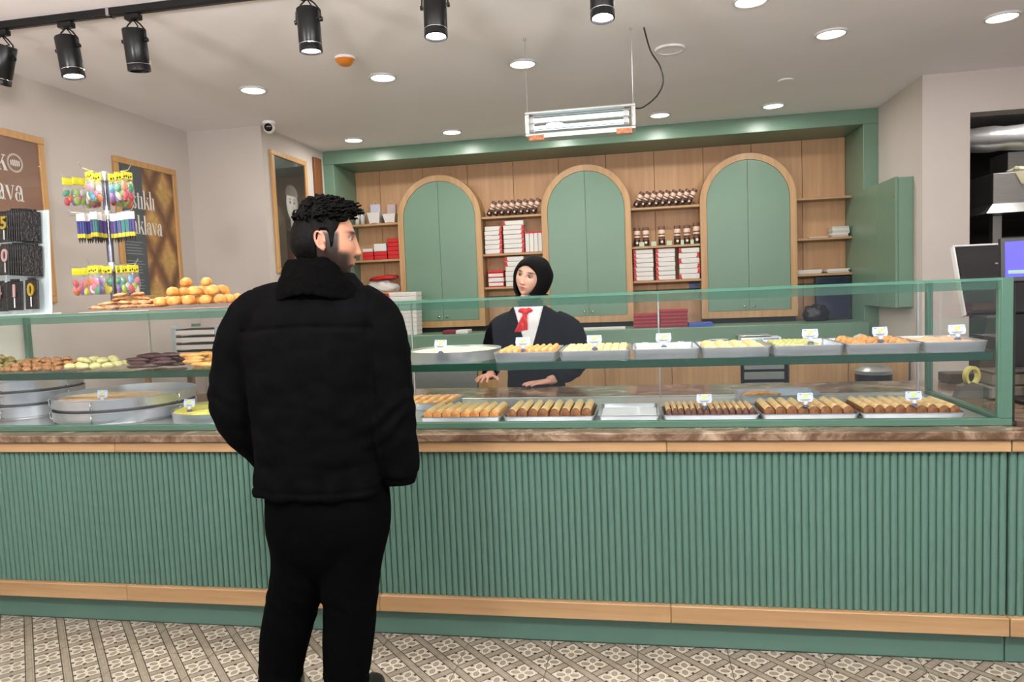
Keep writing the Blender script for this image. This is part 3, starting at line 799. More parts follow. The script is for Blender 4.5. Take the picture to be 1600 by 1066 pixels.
def row_rolls(a, b, y0, y1, n, h, mt_side, mt_top, label, group, name='baklava_roll', keep=None):
    """long rolls side by side, brown cut ends toward the glass, pale dusted tops"""
    w = (b-a-.026)/n; L = y1-y0-.030
    poly = []
    for k in range(13):
        t = PI*k/12; poly.append((w*.48*math.cos(t), h*.42+h*.58*math.sin(t)))
    poly += [(-w*.45, 0.0), (w*.45, 0.0)]
    mb = MB().rings([[(p*.94, -L/2, q*.95) for p, q in poly], [(p, -L/2+.006, q) for p, q in poly], [(p, 0, q*1.02) for p, q in poly], [(p, L/2-.006, q) for p, q in poly], [(p*.94, L/2, q*.95) for p, q in poly]])
    npol = len(poly)
    for i in range(len(mb.f)-2):
        j = i % npol; ring = i//npol
        top = 2 <= j <= 9 and ring in (1, 2, 3)
        mb.mi[i] = 1 if top else 0
    me = proto(mb, name, [mt_side, mt_top], True)
    for i in range(n):
        if keep and not keep(i): continue
        place(name, me, (a+.013+w*(i+.5), (y0+y1)/2+random.uniform(-.002, .002), ZD+.0027), random.uniform(-.012, .012), label, 'pastry', group, sc=(1, 1, random.uniform(.94, 1.05)))
row_rolls(-0.916, -0.565, YA+.004, 3.098, 8, .044, P_GOLD, P_PALE, 'pale-topped golden roll in the tray in front of the éclairs', 'pale-topped rolls')
row_rolls(-0.557, -0.178, YA+.004, 3.112, 8, .048, P_BROWNR, P_PALE, 'thick toasted roll with dusted top beside the empty tray', 'thick toasted rolls')
row_rolls(0.088, 0.459, YA+.004, 3.048, 14, .042, P_CHOC, P_CHOCTOP, 'slim dark cocoa roll with dusted top', 'cocoa rolls')
row_rolls(0.4645, 0.820, YA+.004, 3.098, 8, .047, P_BROWNR, P_CHOCTOP, 'chunky brown roll in the tray next to the cocoa rolls', 'chunky brown rolls by the cocoa tray')
row_rolls(0.8255, 1.19, YA+.004, 3.102, 9, .045, P_BROWNR, P_CHOCTOP, 'chunky brown roll in the tray by the green corner post', 'chunky brown rolls by the corner')
# trays standing behind
rect_tray(-1.16, -0.862, 3.130, 3.408, ZD, 0.030, 'deep aluminium tray of glazed éclairs behind the pale rolls')
ec = roll(.017, .112, n=12)
me = proto(ec, 'eclair', P_ECLAIR)
for i in range(6):
    for j in range(2):
        place('eclair', me, (-1.128+.0465*i, 3.205+.127*j, ZD+.0031), -.12, 'glazed golden éclair lying in the deep back tray', 'pastry', 'éclairs in the back tray')
rect_tray(0.435, 0.785, 3.205, 3.425, ZD, 0.034, 'nearly empty aluminium tray with one folded pastry')
v, f = blob(.085, .05, .022, 20, 10, .35, 24, 11, flat=.4)
solo('filo_slice', MB().add(v, f, M=Matrix.Translation((0.545, 3.345, ZD+.014))), P_GOLD, 'single golden filo slice in the nearly empty back tray', 'pastry', smooth=True)

# ---- big round trays at the wall end
ZR = ZD
for k in range(3):
    round_tray(-3.125, 3.180, 0.242, ZR+k*0.0665, 0.066, ['bottom round tray of the tall stack against the poster wall', 'middle round tray of the tall stack against the poster wall', 'top round tray of the tall stack against the poster wall'][k], 'stacked round trays', True)
for k in range(2):
    round_tray(-2.505, 3.095, 0.318, ZR+k*0.0605, 0.060, ['lower of two wide round trays stacked beside the tall stack', 'upper wide round tray with a half-eaten rosy baklava'][k], 'stacked round trays', True)
hb = MB()
hp = [(0.290*math.cos(PI*(1.02+0.86*k/20)), 0.290*math.sin(PI*(1.02+0.86*k/20))) for k in range(21)]
hp = [(x-0.0, y) for x, y in hp] + [(0.15, 0.06), (-0.20, 0.10)]
hb.prism([(-2.505+x, 3.095+y) for x, y in hp], ZR+0.0735, ZR+0.104, 'xy')
solo('sheet_baklava', hb, P_PINKISH, 'rosy sheet baklava left in half of the wide round tray', 'pastry')
round_tray(-1.925, 3.035, 0.240, ZR, 0.048, 'round tray of yellow-green pistachio sweet beside the wide trays', None)
solo('pistachio_sweet', MB().lathe([(0.001, 0), (0.226, 0), (0.230, 0.040), (0.20, 0.050), (0.001, 0.054)], 40, c=(-1.925, 3.035, ZR+.003), cap=False), P_PISTF, 'yellow-green ground pistachio sweet filling a round tray', 'dessert', smooth='auto')

# ---- price signs
M_SIGN = plain('sign_card', (196, 204, 222), 0.4, var=0.06, vscale=40)
M_SIGNB = plain('sign_edge', (120, 132, 170), 0.4)
M_SIGNG = plain('sign_lime', (198, 214, 80), 0.5)
M_SIGNT = plain('sign_ink', (70, 84, 120), 0.5)
sg = {}
def sign_meshes():
    card = MB().prism([(-.026, 0), (.024, 0), (.029, .012), (.027, .034), (-.028, .034), (-.031, .012)], -.0012, .0012, 'xz'); sg['card'] = card.mesh('card', M_SIGN)
    lg = MB().prism([(-.012, .014), (-.002, .010), (.014, .026), (.010, .028), (-.002, .018), (-.008, .022)], -.0020, -.0013, 'xz').box(-.010, .010, -.0019, -.0013, .024, .0275); sg['logo'] = lg.mesh('logo', M_SIGNG)
    tx = MB()
    for k, (a, b, z) in enumerate(((-.022, -.014, .028), (.014, .022, .028), (-.020, .018, .0065), (-.014, .012, .003))): tx.box(a, b, -.0019, -.0013, z, z+.0018)
    sg['ink'] = tx.mesh('lettering', M_SIGNT)
    st = MB(); v, f = blob(.008, .007, .008, 12, 8); st.add(v, f, M=Matrix.Translation((0, -.002, -.006))); sg['clip'] = st.mesh('clip', M_WHITE, True)
    bs = MB().lathe([(.001, -.020), (.012, -.020), (.012, -.018), (.004, -.012), (.003, -.006)], 14, cap=False); sg['foot'] = bs.mesh('foot', M_SIGNT, True)
sign_meshes()
def price_sign(x, y, z, rz, label, tilt=-0.18, sc=1.0):
    r = root('price_sign', (x, y, z), label, 'sign', 'small price signs in the glass case', Euler((0, 0, rz)))
    r.scale = (sc, sc, sc)
    for n in ('foot', 'clip', 'card'):
        o = put(n, sg[n], r, (0, 0, 0.020), Euler((tilt if n == 'card' else 0, 0, 0)))
        if n == 'card':
            put('logo', sg['logo'], o); put('lettering', sg['ink'], o)
    return r
zl = ZSH+0.0376
for x, rz, k in ((-0.815, -.25, 'small slanted price sign standing on the round pudding'), (-0.455, 0.05, 'price sign in front of the golden baklava squares'), (-0.168, .08, 'price sign in front of the pale baklava squares'),
                 (0.100, .0, 'price sign at the white cream tray'), (0.640, 0.05, 'price sign at the pistachio roll tray'), (0.885, 0.22, 'turned price sign at the large folded pastries'), (1.145, 0.02, 'bright price sign at the rosy pastries by the corner post')):
    price_sign(x, 2.805 if x > -.8 else 2.86, (zl+.006 if x > -.8 else ZT+.038), rz, k)
for x, k in ((0.253, 'price sign among the dark cocoa rolls'), (0.630, 'price sign over the brown rolls next to the cocoa tray'), (1.015, 'price sign over the brown rolls by the corner post')):
    price_sign(x, 2.850, ZD+0.046, 0.05, k)
price_sign(-2.44, 2.86, ZR+0.103, -.1, 'green price sign standing on the half-eaten rosy baklava')
price_sign(-2.00, 2.86, ZR+0.055, -.1, 'price sign stuck in the yellow-green pistachio sweet')

# ---- loose biscuits on the glass shelf, wall end
def heap(me_list, name, x0, x1, y0, y1, z, layers, dx, dy, dz, label, group, cat='biscuit', tilt=0.35, sc=(0.86, 1.0), shrink=0.55):
    for L in range(layers):
        sx = L*dx*shrink; sy = L*dy*0.5
        a, b, c, d = x0+sx, x1-sx, y0+sy, y1-sy
        nx = max(1, int((b-a)/dx)); ny = max(1, int((d-c)/dy))
        for i in range(nx):
            for j in range(ny):
                x = a+(b-a)*(i+.5)/nx+random.uniform(-.06, .06)*dx; y = c+(d-c)*(j+.5)/ny+random.uniform(-.06, .06)*dy
                t = tilt if L else tilt*.25
                place(name, random.choice(me_list), (x, y, z+L*dz), random.uniform(-PI, PI), label, cat, group, random.uniform(-t, t), random.uniform(-t, t), random.uniform(*sc))
def lump(rx, ry, rz, amp, seed, mat, name, flat=0.35, freq=35):
    v, f = blob(rx, ry, rz, 14, 9, amp, freq, seed, flat)
    return proto(MB().add(v, f), name, mat)
nutm = [lump(.026, .024, .016, .5, s, P_NUT, 'nut_biscuit') for s in range(3)]
pism = [lump(.027, .025, .017, .5, s+5, P_PISTNUT, 'pistachio_biscuit') for s in range(2)]
limm = [lump(.033, .028, .017, .15, s+9, P_LIME, 'pale_biscuit', .6) for s in range(2)]
drk = [proto(MB().add(*blob(.060, .014, .011, 16, 8, .1, 20, s, .7)), 'cocoa_finger', P_DARKF) for s in range(2)]
gld = [proto(MB().add(*blob(.055, .013, .011, 16, 8, .15, 20, s+3, .7)), 'butter_finger', P_GOLDF) for s in range(2)]
zs = ZSH+.0075
heap(pism, 'pistachio_biscuit', -3.16, -2.94, 2.81, 3.05, zs, 4, .050, .050, .017, 'greenish nut biscuit heaped against the poster wall', 'pistachio biscuits')
heap(nutm, 'nut_biscuit', -2.93, -2.60, 2.80, 3.02, zs, 3, .050, .050, .016, 'brown nut biscuit heaped on the glass shelf', 'nut biscuits')
heap(limm, 'pale_biscuit', -2.60, -2.34, 2.80, 2.98, zs+.003, 2, .064, .058, .024, 'pale green oval biscuit between nut biscuits and cocoa fingers', 'pale green biscuits')
def fingers(ms, name, x0, x1, z, label, group):
    for L in range(4):
        for i in range(6-L):
            place(name, random.choice(ms), ((x0+x1)/2+random.uniform(-.03, .03)*(1+.3*(3-L)), 2.82+.03*i+.012*L, z+.0135*L), random.uniform(-.25, .25), label, 'biscuit', group, 0, random.uniform(-.06, .06))
fingers(drk, 'cocoa_finger', -2.30, -2.12, ZSH+.009, 'dark cocoa finger biscuit piled on the glass shelf', 'cocoa fingers')
fingers(drk, 'cocoa_finger', -2.24, -2.02, ZSH+.009, 'dark cocoa finger biscuit piled next to the butter fingers', 'cocoa fingers by the butter fingers')
fingers(gld, 'butter_finger', -2.00, -1.88, ZSH+.009, 'golden butter finger biscuit piled on the glass shelf', 'butter fingers')

# ---- pastries on top of the case
flk = [proto(MB().add(*blob(.040, .028, .010, 14, 8, .45, 28, s, .6)), 'flaky_pastry', P_FLAKE) for s in range(3)]
heap(flk, 'flaky_pastry', -2.50, -2.17, 2.86, 3.06, ZTOP+.0150, 4, .080, .062, .0190, 'flat flaky pastry in the heap beside the carousel pole', 'flaky pastries on the case', 'pastry', .20, shrink=.30)
bun = [proto(MB().add(*blob(.036, .029, .025, 18, 12, .10, 22, s, .7)), 'bun', P_BUN) for s in range(2)]
heap(bun, 'bun', -2.175, -1.80, 2.87, 3.07, ZTOP+.0215, 3, .074, .062, .042, 'round golden bun heaped on a tray on the glass case', 'golden buns on the case', 'bun', .25)
solo('serving_tray', MB().bbox(-2.515, -2.16, 2.845, 3.075, ZTOP+.0005, ZTOP+.004, .001), plain('tray_plastic', (208, 188, 180), .4), 'thin pinkish tray under the flaky pastries', 'tray')
solo('serving_tray', MB().bbox(-2.155, -1.77, 2.845, 3.085, ZTOP+.0005, ZTOP+.004, .001), plain('tray_rose', (178, 120, 116), .4), 'thin rose tray under the golden buns', 'tray')
# ------------------------------------------------------------------ built-in shelving niche
NX0, NX1 = -2.671, 1.814
un = root('shelving_niche', (-0.43, 6.4, 0.0), 'green framed shelving niche with oak panels along the back wall', 'shelving')
ZH = 2.60
part('header', MB().bbox(-2.781, 1.925, YC, 6.70, ZH, ZC-.0005, 0.003), M_GREEN, un)
part('side_column', MB().bbox(-2.781, NX0, YC, 6.70, 0.0, ZH-.0005, 0.003), M_GREEN, un)
part('side_column', MB().bbox(NX1, 1.924, YC, 6.70, 0.0, ZH-.0005, 0.003), M_GREEN, un)
part('ledge', MB().bbox(NX0+.0005, NX1-.0005, 6.0, 6.70, 0.906, ZLEDGE, 0.004), M_GREEN, un)
seams = [NX0, -2.423, -1.989, -1.548, -1.108, -0.680, -0.243, 0.189, 0.620, 1.034, 1.459, NX1]
for a, b in zip(seams[:-1], seams[1:]):
    part('wood_panel', MB().bbox(a+.0015, b-.0015, YB, YB+.02, ZLEDGE+.0005, ZH-.0005, 0.002), M_PANEL, un)
part('backing', MB().box(NX0, NX1, YB+.021, 6.699, ZLEDGE+.0005, ZH-.0005), M_DARK, un)
CX = [-1.790, -0.428, 0.967]; CW = 0.40
bays = [(NX0, CX[0]-CW), (CX[0]+CW, CX[1]-CW), (CX[1]+CW, CX[2]-CW), (CX[2]+CW, NX1)]
ZS = [2.080, 1.738, 1.432]
for a, b in bays:
    for z in ZS:
        part('shelf', MB().bbox(a+.0008, b-.0008, 6.452, YB-.0005, z-.020, z, 0.0015), M_WOOD, un)

# ------------------------------------------------------------------ arched cabinets
def arch(cx, w, zb, zs, n=28):
    return [(cx+w, zb)] + [(cx+w*math.cos(PI*k/n), zs+w*math.sin(PI*k/n)) for k in range(n+1)] + [(cx-w, zb)]
def arched_cabinet(cx, label):
    zb, zs = 1.075, 2.088
    r = root('arched_cabinet', (cx, 6.5, zb), label, 'cabinet')
    outer = arch(cx, CW, zb, zs); inner = arch(cx, CW-.054, zb+.060, zs)
    part('body', MB().prism(outer, YK+.012, YB-.001), M_WOODZ, r)
    n = len(outer); fm = MB()
    vs = [(x, YK-.006, z) for x, z in outer]+[(x, YK-.006, z) for x, z in inner]+[(x, YK+.012, z) for x, z in outer]+[(x, YK+.012, z) for x, z in inner]
    fs = []
    for j in range(n):
        k = (j+1) % n
        fs += [(j, k, n+k, n+j), (2*n+j, 3*n+j, 3*n+k, 2*n+k), (j, 2*n+j, 2*n+k, k), (n+j, n+k, 3*n+k, 3*n+j)]
    part('arched_frame', fm.add(vs, fs), M_WOODZ, r)
    wi = CW-.057
    for s in (-1, 1):
        poly = [(cx+s*.0016, zb+.063), (cx+s*wi, zb+.063)] + [(cx+s*wi*math.cos(PI/2*k/14), zs+wi*math.sin(PI/2*k/14)) for k in range(14)] + [(cx+s*.0016, zs+wi)]
        if s < 0: poly = poly[::-1]
        d = part('door', MB().prism(poly, YK-.001, YK+.0115), M_GREEN, r)
        part('knob', MB().lathe([(.006, 0), (.005, .010), (.0115, .013), (.0125, .020), (.007, .025), (.001, .0255)], 14, cap=False, M=Matrix.Translation((cx+s*.038, YK-.001, zb+.098)) @ Euler((PI/2, 0, 0)).to_matrix().to_4x4()), M_CHROME, d, True)
    part('shadow_strip', MB().box(cx-CW+.01, cx+CW-.01, YK+.03, YB-.01, ZLEDGE+.001, zb-.0005), M_DARK, r)  # dark strip standing in for the shadow gap under the cabinet
    return r
arched_cabinet(CX[0], 'arched green two-door cabinet between the red boxes and the white box stacks')
arched_cabinet(CX[1], 'arched green two-door cabinet with coffee packages on both sides')
arched_cabinet(CX[2], 'arched green two-door cabinet beside the open paper shelves')

# ------------------------------------------------------------------ back worktop
solo('back_worktop', MB().bbox(-2.765, 1.913, 5.44, 5.999, 0.872, 0.905, .003), plain('olive_laminate', (150, 146, 128), .3, var=.05), 'olive-grey worktop below the green ledge', 'worktop')
def base_unit(x0, x1, doors, label, mat, drawer=False):
    r = root('base_cabinet', ((x0+x1)/2, 5.7, 0), label, 'cabinet')
    part('carcass', MB().box(x0, x1, 5.475, 5.999, .0, .871), mat, r)
    L = (x1-x0)/doors
    for i in range(doors):
        d = part('door', MB().bbox(x0+i*L+.002, x0+(i+1)*L-.002, 5.456, 5.4745, .10, .862, .002), mat, r)
        part('handle', MB().bbox(x0+i*L+L*.35, x0+i*L+L*.65, 5.448, 5.4558, .838, .850, .002), M_STEEL, d)
    return r
base_unit(-2.765, -1.262, 2, 'stainless steel base cabinet behind the man', M_STEEL)
base_unit(-1.258, 0.752, 4, 'wood-fronted base cabinet behind the woman', M_WOODZ)
base_unit(1.095, 1.912, 2, 'short wood-fronted base cabinet by the black bin', M_WOODZ)
ov = root('drawer_fridge', (0.92, 5.7, 0), 'dark drawer unit with steel drawer fronts between wood cabinets', 'appliance')
part('body', MB().box(.755, 1.092, 5.475, 5.999, 0, .871), M_BLKMETAL, ov)
for z in (.50, .58, .66, .735):
    part('drawer', MB().bbox(.775, 1.06, 5.455, 5.4745, z, z+.055, .003), M_STEEL, ov)
bn = root('pedal_bin', (1.60, 5.22, 0), 'black round bin with a steel lid by the wood cabinets', 'bin')
part('body', MB().lathe([(.001, 0), (.105, 0), (.118, .72), (.001, .72)], 28, c=(1.60, 5.22, 0), cap=False), M_BLACK, bn, 'auto')
part('lid', MB().lathe([(.119, .721), (.121, .745), (.09, .775), (.001, .785)], 28, c=(1.60, 5.22, 0), cap=False), M_STEEL, bn, 'auto')

# ------------------------------------------------------------------ pastry boxes
def pastry_box(x0, x1, z0, h, side, label, group, y0=6.462, d=0.165, upright=False, mat=None, rz=0.0):
    r = root('pastry_box', ((x0+x1)/2, y0+d/2, z0), label, 'box', group)
    r.rotation_euler.z = rz
    m = mat or M_CARD
    part('body', MB().bbox(x0, x1, y0, y0+d, z0, z0+h, .004), m, r)
    if side:
        e = .0009
        w = min(.026, (x1-x0)*.35)
        xa, xb = (x0-e, x0+w) if side == 'l' else (x1-w, x1+e)
        if upright: part('corner_print', MB().box(x0-e, x1+e, y0-e, y0+.03, z0+h-w*1.2, z0+h+e), M_RED, r)
        elif side == 'l': part('corner_print', MB().prism([(x0-e, z0+.003), (x0+w*1.1, z0+.003), (x0+w*.7, z0+h*.6), (x0+w*.9, z0+h-.004), (x0-e, z0+h-.002)], y0-e, y0+.06, 'xz'), M_RED, r)
        else: part('corner_print', MB().prism([(x1+e, z0+.003), (x1-w*1.1, z0+.003), (x1-w*.7, z0+h*.6), (x1-w*.9, z0+h-.004), (x1+e, z0+h-.002)][::-1], y0-e, y0+.06, 'xz'), M_RED, r)
    elif mat is M_RED and h > .03 and 'flat red' not in label:
        part('white_label', MB().box(x0+.004, x1-.004, y0-.0009, y0+.001, z0+h*.25, z0+h*.85), M_CARD, r)
    return r
def stack(x0, x1, z, n, h, side, label, group, y0=6.462, mats=None, sides=None):
    for i in range(n):
        j = random.uniform(-.003, .003)
        lbl = label or ('white pastry box with its red corner toward the third cabinet' if sides[i] == 'r' else 'white pastry box, red corner turned away from the third cabinet')
        pastry_box(x0+.003+j, x1-.003+j, z+.0006+i*(h+.0008), h-.0012, (sides[i] if sides else side), lbl, group, y0+random.uniform(0, .006), mat=(mats[i] if mats else None))
# bay between the second and third cabinet
B3, C3 = ZS[2], ZS[2]
stack(-0.018, 0.160, C3, 7, .0392, 'l', 'white pastry box in the stack touching the middle arched cabinet', 'white boxes by the middle cabinet')
stack(0.176, 0.350, C3, 7, .0392, 'l', 'white pastry box in the middle stack below the standing packages', 'white boxes, middle stack')
stack(0.378, 0.562, C3, 6, .0452, None, None, 'white boxes with mixed corners', sides=['l', 'r', 'r', 'l', 'r', 'l'])
# bay between the first and second cabinet
stack(-1.372, -1.205, ZS[1], 6, .0415, 'r', 'white pastry box in the lower stack touching the first arched cabinet', 'white boxes by the first cabinet')
stack(-1.196, -0.998, ZS[1], 7, .0415, 'r', 'white pastry box in the tallest stack below the coffee packages', 'white boxes, tallest stack', sides=['r', 'r', 'r', 'r', 'r', 'r', 'l'])
for i in range(4):
    pastry_box(-0.990+.040*i, -0.953+.040*i, ZS[1]+.0006, .185, 'l', 'white pastry box standing on edge at the middle arched cabinet', 'boxes standing on edge', upright=True)
for i, (h, m) in enumerate(((.045, M_RED), (.038, M_CARD), (.045, M_RED), (.022, M_RED))):
    pastry_box(-1.352, -1.206, ZS[2]+.0006+sum((.045, .038, .045, .022)[:i])+.0008*i, h, None, 'red box with white band stacked behind the woman' if m is M_RED else 'white box slipped between red boxes behind the woman', 'red box stack behind the woman', mat=m)
stack(-1.190, -1.010, ZS[2], 6, .0450, 'l', 'white pastry box in the stack beside the woman', 'white boxes beside the woman', sides=[None, None, None, None, 'l', 'l'])
# bay at the portrait wall
for (a, b, n) in ((-2.570, -2.462, 2), (-2.452, -2.326, 2), (-2.316, -2.200, 5)):
    for i in range(n):
        pastry_box(a, b, ZS[1]+.0006+i*.0388, .038, None, 'flat red box in the five-high stack by the first arched cabinet' if n == 5 else 'flat red box under a white box by the portrait wall', 'flat red boxes', mat=M_RED)
pastry_box(-2.566, -2.466, ZS[1]+.0006+2*.0388, .030, None, 'small white box on top of two red boxes', None)
pastry_box(-2.452, -2.330, ZS[1]+.0006+2*.0388, .072, None, 'larger white box on top of two red boxes', None)
# stack on the ledge
for i in range(10):
    pastry_box(-2.215+random.uniform(-.004, .004)+.004*i*.3, -1.945+.004*i*.3, ZLEDGE+.0006+i*.0388, .038, 'l', 'flat white box in the stack standing on the green ledge', 'white boxes on the ledge', y0=6.08)
pastry_box(-1.700, -1.585, ZLEDGE+.0006, .032, None, 'red folded carton lying on the ledge under the first cabinet', None, y0=6.05, mat=M_MAROON)
pastry_box(-1.580, -1.470, ZLEDGE+.0006, .032, None, 'small white carton lying on the ledge under the first cabinet', None, y0=6.05)
# flat red cartons
M_REDFLAT = plain('folded_red_card', (168, 44, 50), .5, var=.2, vscale=30)
for k, (a, b, n) in enumerate(((-0.028, 0.186, 8), (0.192, 0.420, 10))):
    for i in range(n):
        solo('folded_carton', MB().bbox(a+random.uniform(-.004, .004), b+random.uniform(-.004, .004), 6.09, 6.30, ZLEDGE+.0006+i*.0148, ZLEDGE+.0006+i*.0148+.0138, .001), M_REDFLAT if i % 2 else M_MAROON,
             ['flat folded red carton in the shorter pile on the ledge', 'flat folded red carton in the taller pile on the ledge'][k], 'carton', ['shorter carton pile', 'taller carton pile'][k])
solo('blue_folder', MB().bbox(.425, .62, 6.06, 6.26, ZLEDGE+.0006, ZLEDGE+.030, .002), plain('blue_plastic', (52, 84, 172), .35), 'blue plastic folder on the ledge beside the red cartons', 'folder')
solo('paper_pile', MB().bbox(-.46, -.10, 6.04, 6.22, ZLEDGE+.0006, ZLEDGE+.014, .001), M_CARD, 'low pile of white paper on the ledge under the middle cabinet', 'paper')

# ------------------------------------------------------------------ coffee packages
M_COF = plain('coffee_wrap', (104, 70, 58), .3, var=.1)
M_COFL = plain('coffee_label', (222, 196, 176), .4, var=.15, vscale=60)
M_COFD = plain('coffee_cap', (52, 40, 40), .25)
def coffee_proto():
    body = MB().lathe([(.001, 0), (.0250, 0), (.0265, .004), (.0265, .052), (.0245, .056), (.0245, .060), (.0265, .064), (.0265, .150), (.024, .154), (.001, .155)], 18, cap=False)
    lab = MB().lathe([(.0268, .095), (.0270, .096), (.0270, .126), (.0268, .127)], 18, cap=False)
    lab2 = MB().lathe([(.0268, .072), (.0270, .073), (.0270, .084), (.0268, .085)], 18, cap=False)
    dot = MB().lathe([(.001, 0), (.010, 0), (.010, .0012), (.001, .0012)], 12, cap=False, M=Matrix.Translation((0, -.0262, .030)) @ Euler((PI/2, 0, 0)).to_matrix().to_4x4())
    foot = MB().lathe([(.0268, .004), (.0270, .005), (.0270, .050), (.0268, .051)], 18, cap=False)
    return [('body', body.mesh('body', M_COF, 'auto')), ('label_band', lab.mesh('label_band', M_COFL, True)), ('thin_band', lab2.mesh('thin_band', M_COFL, True)), ('dark_band', foot.mesh('dark_band', M_COFD, True)), ('badge', dot.mesh('badge', M_COFL))]
COFP = coffee_proto()
def coffee(x, y, z, label, group, rx=0.0, ry=0.0, sc=1.0):
    r = root('coffee_package', (x, y, z), label, 'package', group, Euler((rx, ry, 0)))
    r.scale = (sc, sc, sc)
    for n, me in COFP: put(n, me, r)
for (xa, xb, n, who) in ((-1.330, -0.915, 8, 'first'), (0.012, 0.468, 9, 'second')):
    for i in range(n):
        x = xa+(xb-xa)*i/(n-1)
        coffee(x, 6.505, ZS[0]+.0145, 'dark coffee tube leaning in the %s row on the top shelf' % who, 'leaning coffee tubes, %s row' % who, 0.16, 0.50, 0.92)
for x in (0.020, 0.098, 0.237, 0.372, 0.455, 0.540):
    coffee(x, 6.50, ZS[1]+.0006, 'upright dark coffee tube above the white box stacks', 'upright coffee tubes', 0, 0, 1.10 if x < .5 else 1.2)
M_TAG = plain('mint_tag', (176, 190, 160), .5)
for x in (0.060, 0.165, 0.300, 0.413, 0.497):
    solo('shelf_tag', MB().prism([(6.465, ZS[1]+.0006), (6.485, ZS[1]+.0006), (6.475, ZS[1]+.040)], x-.022 if x < .35 else x-.014, x+.022 if x < .35 else x+.014, 'yz'), M_TAG, 'small pale green tag standing between upright coffee tubes', 'tag', 'pale green shelf tags')
solo('blue_notice', MB().bbox(.475, .560, 6.634, 6.6385, 1.345, 1.41, .001), plain('notice_blue', (96, 116, 160), .5, var=.3, vscale=60), 'small blue notice stuck under the shelf beside the third cabinet', 'notice')

# ------------------------------------------------------------------ gift baskets on the top shelf by the portrait wall
def gift_basket(x0, x1, z, h, y0, label, mat):
    r = root('gift_basket', ((x0+x1)/2, y0+.07, z), label, 'basket', 'paper gift baskets')
    cx = (x0+x1)/2; w = (x1-x0)/2
    lo = [(cx-w*.72, y0+.02, z), (cx+w*.72, y0+.02, z), (cx+w*.72, y0+.12, z), (cx-w*.72, y0+.12, z)]
    hi = [(cx-w, y0, z+h), (cx+w, y0, z+h), (cx+w, y0+.14, z+h), (cx-w, y0+.14, z+h)]
    hi2 = [(cx-w+.003, y0+.003, z+h), (cx+w-.003, y0+.003, z+h), (cx+w-.003, y0+.137, z+h), (cx-w+.003, y0+.137, z+h)]
    mid = [tuple((Vector(a)*.2+Vector(b)*.8)) for a, b in zip(lo, hi)]
    part('bowl', MB().rings([lo, hi, hi2, [(p[0], p[1], z+.006) for p in lo]]), mat, r)
    part('maroon_side', MB().add([(cx-w*.74, y0+.018, z+.0005), (cx-w*1.005, y0-.002, z+h*.85), (cx-w*1.02, y0+.142, z+h), (cx-w*.75, y0+.122, z+.0005)], [(0, 1, 2, 3)]), M_MAROON, r)
    crv = [(cx-w*.72+2*w*.72*k/10, y0+.0185, z+.0005+.012*(1-abs(k-5)/5)**1) for k in range(11)]
    part('base_print', MB().add([(p[0], p[1], z+.0005) for p in crv]+crv, [(k, k+1, 12+k, 11+k) for k in range(10)]), M_MAROON, r)
    return r
gift_basket(-2.505, -2.375, ZS[0]+.0006, .105, 6.462, 'white tapered paper basket next to the portrait wall', M_CARD)
gift_basket(-2.350, -2.222, ZS[0]+.0006, .085, 6.462, 'white tapered paper basket beside the first arched cabinet', M_CARD)
M_LILAC = plain('lilac_card', (206, 200, 216), .5)
for a, b, h, t, lb in ((-2.520, -2.420, .20, M_LILAC, 'tall lilac paper bag behind a white basket'), (-2.350, -2.265, .19, plain('rose_card', (196, 178, 172), .5), 'tall rosy paper bag behind a white basket')):
    r = root('paper_bag', ((a+b)/2, 6.62, ZS[0]+.0006), lb, 'bag')
    part('bag', MB().bbox(a, b, 6.605, 6.637, ZS[0]+.0006, ZS[0]+h, .003), t, r)
    part('handle', MB().tube([((a+b)/2-.02, 6.62, ZS[0]+h), ((a+b)/2-.012, 6.62, ZS[0]+h+.03), ((a+b)/2+.012, 6.62, ZS[0]+h+.03), ((a+b)/2+.02, 6.62, ZS[0]+h)], .002, 6), M_CARD, r)
for x, h, lb in ((-2.655, .12, 'small white paper cone leaning by the green column'), (-2.600, .14, 'taller white paper cone by the green column')):
    solo('paper_cone', MB().lathe([(.020, 0), (.027, h*.7), (.020, h), (.001, h+.008)], 14, c=(x+.03, 6.52, ZS[0]+.0006)), M_CARD, lb, 'wrapper', smooth=True)
# crumpled bag and red wrap on the low shelf
v, f = blob(.182, .070, .075, 36, 18, .25, 34, 4, flat=.35)
solo('crumpled_bag', MB().add(v, f, M=Matrix.Translation((-2.425, 6.54, ZS[2]+.0275))), plain('pale_plastic_bag', (206, 200, 196), .4, bmp=.5, bscale=25), 'pale crumpled plastic bag on the low shelf behind the man', 'bag', smooth=True)
v, f = blob(.14, .05, .028, 24, 12, .4, 30, 6, flat=.4)
solo('red_wrap', MB().add(v, f, M=Matrix.Translation((-2.40, 6.54, ZS[2]+.128)) @ Euler((0, -.06, 0)).to_matrix().to_4x4()), M_RED, 'red wrapper lying on the crumpled plastic bag', 'wrapper', smooth=True)
v, f = blob(.10, .08, .035, 20, 12, .5, 30, 9, flat=.4)
solo('red_wrap', MB().add(v, f, M=Matrix.Translation((-2.40, 6.25, ZLEDGE+.20))), M_RED, 'red and pink wrapper beside the white boxes on the ledge', 'wrapper', smooth=True)
solo('carton', MB().bbox(-2.50, -2.25, 6.10, 6.36, ZLEDGE+.0006, ZLEDGE+.184, .002), M_CARD, 'plain white carton on the ledge behind the man', 'box')

